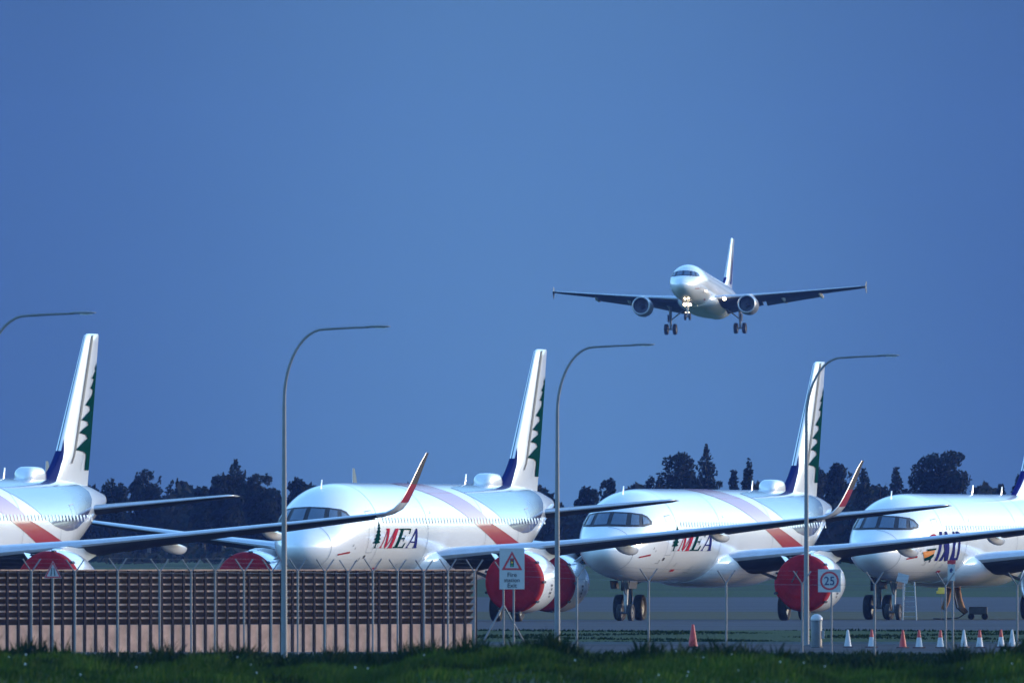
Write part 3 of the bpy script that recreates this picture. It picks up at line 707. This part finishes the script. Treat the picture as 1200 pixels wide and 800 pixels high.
# ------------------------------------------------------------------ street lamps
def make_lamp():
    r = empty('street_lamp'); H = 9.3 + .2
    pts = [(0, 0, 0), (0, 0, 1.2)]; rad = [.095, .09]
    pts += [(0, 0, 4.5), (0, 0, H - 2.2)]; rad += [.07, .052]
    for k in range(1, 13):
        q = R(90 * k / 12); pts.append((1.15 * (1 - math.cos(q)), 0, H - 2.2 + 2.02 * math.sin(q))); rad.append(.05 - .0012 * k)
    pts += [(1.9, 0, H - .14), (2.45, 0, H - .12)]; rad += [.032, .03]
    MB().tube(pts, rad, 'lampgrey', 14).build('pole', r, smooth=True, sharp=50)
    MB().box((0, 0, .02), (.34, .34, .04), 'lampgrey', bev=.008).build('base_plate', r)
    b = MB(); rr = []
    for x_, w_, h_ in ((2.35, .05, .035), (2.5, .10, .05), (2.75, .13, .055), (2.95, .12, .04), (3.05, .05, .015)):
        rr.append([(x_, w_ * math.cos(q), H - .115 + .012 * (x_ - 2.35) + h_ * math.sin(q) * (1 if math.sin(q) > 0 else .5)) for q in [2 * math.pi * j / 16 for j in range(16)]])
    b.loft(rr, 'lampgrey'); hd = b.build('lamp_head', r, smooth=True, sharp=60)
    MB().box((2.78, 0, H - .145), (.34, .16, .02), 'lens').build('lens', hd)
    return r
lamp0 = make_lamp()
lamps = [(-19, 718, 'street lamp with only its arm in view, at the left edge over the leftmost fin'), (333, 758, 'tall curved street lamp standing at the slatted screen, the second from the left'),
         (653, 826, 'curved street lamp standing between the two red engine covers in the middle'), (945, 867, 'curved street lamp crossing the fin and engine of the airliner with visible wheels')]
for i, (px, D, lab) in enumerate(lamps):
    o = lamp0 if i == 0 else copy_tree(lamp0)
    z = gz(X(px, D), D); o.location = (X(px, D), D, z if i != 1 else z); top = (368, 384, 405, 417.5)[i]
    o.scale = (1, 1, (Z(top, D) - z) / 9.36)
    tag(o, lab, 'street lamp', 'curved street lamps along the road')

# ------------------------------------------------------------------ signs

def text_mesh(mb, s, x, z, size, m, y=-.03, stretch=1.0):
    c = bpy.data.curves.new('t', 'FONT'); c.body = s; c.size = size; c.align_x = 'CENTER'; c.offset = size * .012
    o = bpy.data.objects.new('t', c); me = o.to_mesh()
    mb.add([(x + v.co.x * stretch, y, z + v.co.y) for v in me.vertices], [tuple(p.vertices) for p in me.polygons], m)
    o.to_mesh_clear(); bpy.data.objects.remove(o); bpy.data.curves.remove(c)
def ring(mb, cx, cz, r0, r1, m, y, n=40):
    vs = []
    for j in range(n):
        q = 2 * math.pi * j / n; vs += [(cx + r0 * math.cos(q), y, cz + r0 * math.sin(q)), (cx + r1 * math.cos(q), y, cz + r1 * math.sin(q))]
    mb.add(vs, [(2 * j, 2 * j + 1, (2 * j + 3) % (2 * n), (2 * j + 2) % (2 * n)) for j in range(n)], m)
def poly(mb, pts, m, y): mb.add([(a, y, c) for a, c in pts], [tuple(range(len(pts)))], m)
def tri(mb, cx, z0, wdt, h, t, m, y):
    o = [(cx - wdt / 2, z0), (cx + wdt / 2, z0), (cx, z0 + h)]
    i = [(cx - wdt / 2 + t * 1.75, z0 + t), (cx + wdt / 2 - t * 1.75, z0 + t), (cx, z0 + h - t * 1.9)]
    for a in range(3):
        b_ = (a + 1) % 3; poly(mb, [o[a], o[b_], i[b_], i[a]], m, y)
def sign_root(px, D, name): z = gz(X(px, D), D); return empty(name, (X(px, D), D, z)), z
# traffic light warning over 'Fire station Exit'
r, z = sign_root(600, 786, 'traffic_sign'); s_ = 786 / F
MB().tube([(.05, .03, -.1), (.05, .03, Z(648, 786) - z)], .032, 'galv', 10).build('post', r, smooth=True, sharp=50)
zb, zt = Z(690, 786) - z, Z(642, 786) - z; hw = 14.6 * s_
pn = MB().box((0, -.012, (zb + zt) / 2), (2 * hw, .02, zt - zb), 'signw', bev=.004).build('panel', r)
g = MB(); tri(g, 0, zb + .57, .62, .56, .058, 'signr', -.028); poly(g, [(-.055, zb + .67), (.055, zb + .67), (.055, zb + .92), (-.055, zb + .92)], 'signk', -.028)
for k_, m_ in ((.88, 'signr'), (.795, 'amber'), (.71, 'sgreen')): poly(g, [(.028 * math.cos(q), zb + k_ + .028 * math.sin(q)) for q in [2 * math.pi * i / 12 for i in range(12)]], m_, -.034)
g.build('traffic_light_symbol', pn, recalc=False)
g = MB(); text_mesh(g, 'Fire', 0, zb + .37, .185, 'signk'); text_mesh(g, 'station', 0, zb + .215, .175, 'signk'); text_mesh(g, 'Exit', 0, zb + .05, .185, 'signk'); g.build('lettering', pn, recalc=False)
tag(r, 'white sign reading Fire station Exit under a red triangle with traffic lights', 'sign')
# 25
r, z = sign_root(972, 800, 'speed_sign'); s_ = 800 / F
MB().tube([(.06, .03, -.1), (.06, .03, Z(672, 800) - z)], .03, 'galv', 10).build('post', r, smooth=True, sharp=50)
zc = Z(680, 800) - z; pn = MB().box((0, -.012, zc), (.69, .02, .69), 'signw', bev=.004).build('panel', r)
g = MB(); ring(g, 0, zc, .225, .285, 'signr', -.028); text_mesh(g, '25', 0, zc - .125, .36, 'signn', -.03, .92); g.build('lettering', pn, recalc=False)
tag(r, 'square white sign with 25 inside a red ring', 'sign')
# road narrows triangle
r, z = sign_root(62, 768, 'warning_sign'); s_ = 768 / F
MB().tube([(0, .03, -.1), (0, .03, Z(664, 768) - z)], .03, 'galv', 10).build('post', r, smooth=True, sharp=50)
z0 = Z(677, 768) - z
pb = MB(); pb.add([(-.26, -.01, z0), (.26, -.01, z0), (0, -.01, z0 + .50), (-.26, .008, z0), (.26, .008, z0), (0, .008, z0 + .50)], [(0, 1, 2), (5, 4, 3), (0, 3, 4, 1), (1, 4, 5, 2), (2, 5, 3, 0)], 'signw'); pn = pb.build('panel', r)
g = MB(); tri(g, 0, z0 + .012, .49, .465, .035, 'signr', -.016)
poly(g, [(-.075, z0 + .07), (-.04, z0 + .07), (-.03, z0 + .20), (-.015, z0 + .30), (-.04, z0 + .30), (-.055, z0 + .2)], 'signk', -.018); poly(g, [(.075, z0 + .07), (.055, z0 + .2), (.04, z0 + .30), (.015, z0 + .30), (.03, z0 + .20), (.04, z0 + .07)], 'signk', -.018)
g.build('narrow_road_symbol', pn, recalc=False)
tag(r, 'small white triangle warning sign standing before the slatted screen', 'sign')
# small marker at the right
r, z = sign_root(1115, 792, 'marker_sign'); s_ = 792 / F
MB().tube([(.04, .03, -.1), (.04, .03, Z(660, 792) - z)], .032, 'galv', 10).build('post', r, smooth=True, sharp=50)
zb, zt = Z(680, 792) - z, Z(661, 792) - z
pn = MB().box((0, -.012, (zb + zt) / 2), (.22, .02, zt - zb), 'signw', bev=.004).build('panel', r)
MB().box((0, -.014, zt + .07), (.25, .024, .12), 'signr', bev=.004).build('top_plate', r)
g = MB(); poly(g, [(-.05, zt - .24), (.02, zt - .24), (.02, zt - .18), (.06, zt - .18), (.0, zt - .10), (-.06, zt - .16)], 'signn', -.028); g.build('arrow_symbol', pn, recalc=False)
tag(r, 'narrow white marker with red top plate on a post before the navy lettering', 'sign')
# dome topped bollard
D = 850; r, z = sign_root(957, D, 'bollard')
MB().lathe([(-.05, .19), (.04, .2), (.05, .175), (.86, .175), (.88, .16)], 'dkgrey', axis='z', n=28).build('body', r, smooth=True, sharp=40)
MB().lathe([(.87, .19), (.90, .2), (.97, .185), (1.04, .13), (1.075, .06), (1.08, .002)], 'signw', axis='z', n=28).build('cap', r, smooth=True, sharp=50)
MB().box((.21, 0, .42), (.09, .12, .26), 'steel', bev=.01).build('switch_box', r)
tag(r, 'dark bollard with a pale domed cap beside the lamp post', 'bollard')

# ------------------------------------------------------------------ cones
def make_cone(kind):
    c1, c2 = ('conew', 'coner') if kind == 'white' else (('coner', 'coner') if kind == 'red' else ('conew', 'conew'))
    r = empty('traffic_cone')
    MB().box((0, 0, .022), (.34, .34, .044), 'coneb', bev=.01).build('base', r)
    MB().lathe([(.045, .135), (.07, .125), (.36, .078)], c1, axis='z', n=24).build('cone_body', r, smooth=True, sharp=40)
    MB().lathe([(.362, .076), (.60, .036), (.615, .030), (.615, .002)], c2, axis='z', n=24).build('cone_tip', r, smooth=True, sharp=40)
    return r
protos = {}
DC = 850.0
cones = [(812, 756, 'red', 1.3, 'tall red cone alone on the grass, left of the others'), (993.5, 757, 'pale', 1, 'white cone standing farthest left in the row'), (1021.5, 757, 'white', 1, 'white cone with red tip half behind a fence post'),
         (1058, 757, 'red', 1, 'red cone in the row of white ones'), (1077, 757, 'white', 1, 'white cone with red tip just right of the red cone'), (1102, 757, 'white', 1, 'white cone with red tip just left of the thick marker post'),
         (1129.5, 758, 'pale', 1, 'plain white cone just right of the marker post'), (1148, 758, 'white', 1, 'white cone with red tip, third from the right edge'), (1173, 758, 'white', 1, 'white cone with red tip, second from the right edge'), (1186, 758, 'pale', 1, 'plain white cone standing farthest right')]
for px, py, kd, sc, lab in cones:
    if kd not in protos: protos[kd] = make_cone(kd); o = protos[kd]
    else: o = copy_tree(protos[kd])
    D = DC + random.uniform(-4, 4); o.location = (X(px, D), D, gz(X(px, D), D) + .0); o.scale = (sc * .90, sc * .90, sc * .94)
    o.rotation_euler = (0, 0, random.uniform(0, 1.5)); tag(o, lab, 'traffic cone', 'cones along the road')

# ------------------------------------------------------------------ ground equipment at the right airliner
D = 1222.0
def gnd(px, D): return empty, X(px, D), gz(X(px, D), D)
zz = gz(X(1066, D), D)
r = empty('step_ladder', (X(1066, D), D, zz))
for sx in (-.32, .32):
    MB().tube([(sx, 0, 0), (sx * .7, .25, 1.75)], .028, 'steel', 8).build('rail', r); MB().tube([(sx * 1.05, .75, 0), (sx * .7, .25, 1.75)], .022, 'steel', 8).build('rear_rail', r)
for k in range(7):
    f = (k + .7) / 7.5; MB().box((0, .25 * f, 1.75 * f), (.62 - .18 * f, .07, .03), 'steel').build('rung', r)
tag(r, 'metal step ladder standing under the nose of the right-hand airliner', 'ladder')
r = empty('inspection_board', (X(1058, D - 6), D - 6, gz(X(1058, D - 6), D - 6)))
MB().tube([(0, 0, 0), (0, 0, 1.65)], .02, 'steel', 8).build('stand', r); MB().box((0, -.03, 1.93), (.52, .025, .40), 'signw', Matrix.Rotation(R(14), 4, 'Y'), .005).build('board', r)
tag(r, 'tilted white board on a thin stand at the nose wheel of the right-hand airliner', 'board')
zz = gz(X(1103, D), D); r = empty('fire_extinguisher_stand', (X(1103, D + 4), D + 4, zz))
MB().box((0, 0, 1.35), (.30, .22, .30), 'yellow', bev=.03).build('box', r); MB().box((-.17, 0, 1.28), (.12, .12, .14), 'yellow', bev=.02).build('handle', r); MB().tube([(0, 0, 0), (0, 0, 1.22)], .016, 'dkgrey', 8).build('stand', r)
r.name = 'yellow_box_stand'
tag(r, 'small yellow box on a thin stand below the right-hand airliner', 'equipment box')
D5 = 1240.0; zz = gz(X(1146, D5), D5); r = empty('ground_cart', (X(1146, D5), D5, zz))
MB().box((0, 0, .42), (.85, 1.2, .36), 'dkgrey', bev=.04).build('body', r)
for sx in (-.32, .32): wo_ = MB().lathe([(-.05, .01), (-.06, .13), (0, .15), (.06, .13), (.05, .01)], 'tyre', (sx, -.55, .15), 'y', 20).build('wheel', r, smooth=True)
for sx in (-.32, .32): MB().lathe([(-.05, .01), (-.06, .13), (0, .15), (.06, .13), (.05, .01)], 'tyre', (sx, .55, .15), 'y', 20).build('wheel', r, smooth=True)
MB().tube([(-.55, 0, .30), (-.75, 0, .55), (-.88, 0, 1.0), (-.98, 0, 1.6), (-1.0, 0, 2.0)], [.11, .14, .13, .14, .13], 'tan', 12).build('hose', r, smooth=True)
MB().tube([(-.62, .1, .26), (-.98, .1, .55), (-1.08, .1, 1.0), (-1.15, .1, 1.6), (-1.16, .1, 2.0)], .045, 'dkgrey', 8).build('cable', r, smooth=True)
MB().tube([(-1.62, .2, .45), (-1.45, .2, .9), (-1.38, .2, 1.5), (-1.36, .2, 2.05)], [.12, .15, .16, .15], 'tan', 12).build('hose', r, smooth=True)
MB().tube([(-.5, 0, .35), (-.9, -.1, .08), (-1.6, -.3, .03), (-2.1, -.2, .04)], .03, 'dkgrey', 8).build('cable', r, smooth=True)
tag(r, 'low dark ground cart with tan hoses rising to the belly of the right-hand airliner', 'ground cart')

# ------------------------------------------------------------------ trees
def crown(mb, cx, z0, h, wdt, style, n, m, depth=None, rnd=random):
    """leaf clumps as many small bent faces inside uneven lobes"""
    lobes = []
    if style == 'cypress':
        for k in range(9):
            f = k / 8.0; lobes.append((cx + rnd.uniform(-.06, .06) * wdt, rnd.uniform(-.2, .2), z0 + h * (.06 + .88 * f), wdt * .5 * (math.sin(math.pi * (.25 + .72 * f)) ** .7) + .08, h * .09))
    elif style == 'spire':
        for k in range(16):
            f = k / 15.0; r_ = wdt * .62 * (1 - f) ** .8 + .12
            for s in (-1, 1): lobes.append((cx + s * r_ * rnd.uniform(.2, .85), rnd.uniform(-1, 1) * r_, z0 + h * (.08 + .9 * f), r_ * rnd.uniform(.35, .7) + .1, h * .05))
            lobes.append((cx, 0, z0 + h * (.08 + .9 * f), .22 + r_ * .5, h * .05))
    else:
        for k in range(26):
            f = rnd.random(); q = rnd.uniform(-1, 1)
            env = math.sin(math.pi * (.12 + .80 * f)) ** .55
            lobes.append((cx + q * wdt * .42 * env, rnd.uniform(-1, 1) * wdt * .35, z0 + h * (.12 + .80 * f), wdt * rnd.uniform(.10, .20), h * rnd.uniform(.06, .12)))
        for k in range(9):
            q = rnd.uniform(-.8, .8); t = (1 - q * q) ** .5
            lobes.append((cx + q * wdt * .40, rnd.uniform(-.5, .5), z0 + h * (.62 + .36 * t * rnd.uniform(.85, 1.05)) - .2, wdt * .055, h * .06))
        lobes.append((cx, 0, z0 + h * .5, wdt * .34, h * .34))
    wts = [l[3] * l[3] * l[4] for l in lobes]; tot = sum(wts)
    vs, fs_ = [], []
    for l, w_ in zip(lobes, wts):
        for _ in range(max(10, int(n * (w_ / tot) ** 1.0))):
            u = Vector((rnd.gauss(0, 1), rnd.gauss(0, 1), rnd.gauss(0, 1))).normalized() * (rnd.random() ** .35)
            c = Vector((l[0] + u.x * l[3], l[1] + u.y * l[3], l[2] + u.z * l[4])); sz = rnd.uniform(.08, .21)
            a = Vector((rnd.gauss(0, 1), rnd.gauss(0, 1), rnd.gauss(0, 1))).normalized(); b_ = a.orthogonal().normalized()
            o = len(vs); vs += [c - a * sz - b_ * sz * .5, c + a * sz * .6 - b_ * sz * .6, c + a * sz * 1.3, c + a * sz * .4 + b_ * sz * .7, c - a * sz * .7 + b_ * sz * .4]
            fs_.append((o, o + 1, o + 2, o + 3, o + 4))
    mb.add(vs, fs_, m)
def tree(px, top, hw, style, D, name, lab, leaf='leaf', n=2600):
    x = X(px, D); zb = gz(x, D); h = Z(top, D) - zb; wdt = 2.35 * hw * D / F
    r = empty(name, (x, D, zb))
    b = MB(); t0 = .05 * h * .5
    pts = [(0, 0, -.1)] + [(random.uniform(-.1, .1), random.uniform(-.1, .1), h * f) for f in (.2, .4, .6, .8)] + [(0, 0, h * .96)]
    b.tube(pts, [t0, t0 * .85, t0 * .65, t0 * .45, t0 * .3, .02], 'bark', 8)
    for k in range(9):
        f = .2 + .07 * k; q = random.uniform(0, 6.28); rr = wdt * .38 * (1 - f * .6)
        b.tube([(0, 0, h * f), (rr * .5 * math.cos(q), rr * .5 * math.sin(q), h * f + .3), (rr * math.cos(q), rr * math.sin(q), h * f + .9)], [t0 * .4, t0 * .25, .02], 'bark', 6)
    b.build('trunk', r, smooth=True)
    c = MB(); crown(c, 0, 0.12 * h, .90 * h, wdt, style, n, leaf); c.build('crown', r, recalc=False)
    tag(r, lab, 'tree', 'dark trees along the far field edge'); return r
TR = [(133, 562, 17, 'broad', 'low dark tree just right of the leftmost tail cone'), (174, 552, 21, 'broad', 'rounded dark tree, second right of the leftmost fin'), (207, 563, 15, 'broad', 'smaller rounded tree left of the tailplane tip'),
      (238, 572, 12, 'broad', 'lowest tree of the left clump, above the tailplane tip'), (276, 543, 27, 'spire', 'tallest spiky tree of the left clump'), (262, 556, 20, 'broad', 'broad dark tree at the foot of the spiky left one'), (304, 556, 22, 'broad', 'broad tree right of the spiky left one'), (322, 578, 14, 'broad', 'low tree behind the lamp post at the slatted screen'),
      (347, 561, 11, 'broad', 'small isolated tree over the nose behind the screen, right of the lamp post'), (688, 572, 13, 'broad', 'low ragged tree just right of the middle lamp post'), (712, 562, 12, 'broad', 'taller ragged tree just left of the middle cockpit'),
      (766, 560, 14, 'broad', 'small tree left of the dense pair behind the roof'), (798, 534, 27, 'broad', 'dense broad tree left half of the tall pair in the middle'), (828, 526, 17, 'spire', 'tall ragged spire tree, right half of the middle pair'),
      (860, 555, 7, 'spire', 'tiny spire tree left of the smooth cypress'), (877, 541, 8, 'cypress', 'smooth narrow cypress rising over the fuselage roof'), (955, 549, 14, 'broad', 'dark tree directly behind the right-hand fin'),
      (984, 545, 20, 'broad', 'broad dark tree right of the right-hand fin'), (1012, 552, 15, 'spire', 'spiky tree right of the raised winglet'), (1032, 566, 17, 'broad', 'low tree left of the right-hand cockpit roof'),
      (1050, 552, 13, 'spire', 'spiky tree just left of the biggest one'), (1068, 568, 12, 'broad', 'low tree tucked under the left side of the biggest one'), (1105, 529, 36, 'broad', 'biggest broad tree, rising over the right-hand fuselage'),
      (1146, 571, 9, 'broad', 'small tree right of the biggest one'), (1155, 569, 6, 'spire', 'little pointed tree right of the biggest one'), (1173, 571, 9, 'spire', 'small pointed tree near the right edge'), (1199, 557, 13, 'broad', 'ragged tree cut by the right edge')]
for i, (px, top, hw, stl, lab) in enumerate(TR):
    D = 2380 + (i * 37 % 90)
    tree(px, top, hw, stl, D, 'cypress' if stl == 'cypress' else ('conifer' if stl == 'spire' else 'broad_tree'), lab, 'leaf' if i % 3 else 'leaf2', 9000 if hw > 30 else (5600 if hw > 18 else 3400))
# the belt of wood and scrub under the trees
def belt(name, x0, x1, D0, D1, h0, h1, n, m, lab, cat, sz0=.25, sz1=.6):
    vs, f_ = [], []
    for _ in range(n):
        px = random.uniform(x0, x1); D = random.uniform(D0, D1); x = X(px, D)
        hh = (h0 + (h1 - h0) * (.5 + .5 * math.sin(px * .071 + 1.3 * math.sin(px * .023)))) * random.random() ** .8
        c = Vector((x, D, gz(x, D) + hh)); sz = random.uniform(sz0, sz1)
        a = Vector((random.gauss(0, 1), random.gauss(0, .6), random.gauss(0, 1))).normalized(); b_ = a.orthogonal().normalized(); o = len(vs)
        vs += [c - a * sz, c - b_ * sz * .6, c + a * sz, c + b_ * sz * .6]; f_.append((o, o + 1, o + 2, o + 3))
    tag(MB().add(vs, f_, m).build(name, recalc=False), lab, cat, kind='stuff')
belt('woodland_belt', -500, 1700, 2420, 2520, 3.8, 6.8, 58000, 'leaf', 'dark belt of wood behind the parked airliners', 'woodland', .3, .65)
belt('scrub', -500, 1700, 2200, 2370, 0.4, 1.6, 15000, 'leaf2', 'low scrub at the far edge of the field', 'scrub', .2, .5)

# ------------------------------------------------------------------ grass
def blades(name, n, xf, yf, hf, wdt, m, lab, lean=.35):
    vs, f_ = [], []
    for _ in range(n):
        y = yf(); x = xf(y); z = gz(x, y); h = hf(x, y)
        a = random.uniform(-.5, .5) * h * lean * 2 + h * .12; q = random.uniform(-1, 1); ww = wdt * random.uniform(.6, 1.4)
        d = Vector((math.cos(q), math.sin(q), 0)) * ww; o = len(vs); c = Vector((x, y, z - .02))
        vs += [c - d, c + d, c + d * .6 + Vector((a * .4, random.uniform(-.1, .1) * h, h * .6)), c - d * .6 + Vector((a * .4, 0, h * .6)), c + Vector((a, random.uniform(-.2, .2) * h, h))]
        f_ += [(o, o + 1, o + 2, o + 3), (o + 3, o + 2, o + 4)]
    tag(MB().add(vs, f_, m).build(name, recalc=False), lab, 'grass', kind='stuff')
def tuss(x, y): return .5 + .5 * math.sin(x * 1.9 + 1.7 * math.sin(y * .7 + x * .6)) * math.sin(y * 1.1 + x * .35)
blades('bank_grass', 60000, lambda y: random.uniform(-11.5, 11.5), lambda: random.triangular(472, 503, 488), lambda x, y: (.09 + .20 * tuss(x, y) ** 1.5) * random.uniform(.6, 1.2), .014, 'blade', 'rough green grass covering the near bank')
blades('bank_weeds', 22000, lambda y: random.gauss(random.choice([-9.3, -6.7, -4.9, -3.5, -2.2, -1.0, .3, 1.7, 3.9, 6.0, 8.2, 9.6]), .55), lambda: random.uniform(489, 501), lambda x, y: (.10 + .42 * tuss(x * 2, y + 4) ** 2) * random.uniform(.4, 1.2), .03, 'weed', 'dark weeds along the crest of the near bank', .6)
blades('verge_grass', 26000, lambda y: random.uniform(-.022, .022) * y, lambda: random.uniform(884, 983), lambda x, y: (.02 + .08 * max(0, math.sin(x * .5 + 2 * math.sin(y * .11))) ** 2) * random.uniform(.5, 1.3), .04, 'weed', 'short grass on the verge behind the cones')
blades('roadside_grass', 26000, lambda y: random.uniform(-.022, .022) * y, lambda: random.uniform(720, 797), lambda x, y: (.05 + .12 * tuss(x, y * .4)) * random.uniform(.5, 1.3), .03, 'weed', 'dark grass along the foot of the fences')
vs, f_ = [], []
for _ in range(26):
    y = random.uniform(476, 490); x = random.uniform(-9.5, 9.5); z = gz(x, y) + random.uniform(.12, .3); o = len(vs); s_ = random.uniform(.008, .016)
    vs += [(x + s_ * math.cos(k * 1.047), y + random.uniform(-.004, .004), z + s_ * math.sin(k * 1.047)) for k in range(6)]; f_.append(tuple(range(o, o + 6)))
tag(MB().add(vs, f_, 'petal').build('small_flowers', recalc=False), 'tiny white flowers scattered in the near grass', 'flowers', kind='stuff')

# ------------------------------------------------------------------ haze: closed box round camera and scene, ground included
hb = MB().box((0, 3350, 59.0), (3400, 7300, 125.0), 'white').build('haze')
hm = bpy.data.materials.new('haze'); hm.use_nodes = True; t = hm.node_tree; t.nodes.clear()
pv = t.nodes.new('ShaderNodeVolumePrincipled'); pv.inputs['Density'].default_value = 0.000026; pv.inputs['Color'].default_value = (0.18, 0.34, 1.0, 1); pv.inputs['Anisotropy'].default_value = 0.2
ou = t.nodes.new('ShaderNodeOutputMaterial'); t.links.new(pv.outputs[0], ou.inputs['Volume'])
hb.data.materials.clear(); hb.data.materials.append(hm); tag(hb, kind='stuff')
hb['label'] = 'thin blue evening haze'; hb['category'] = 'haze'
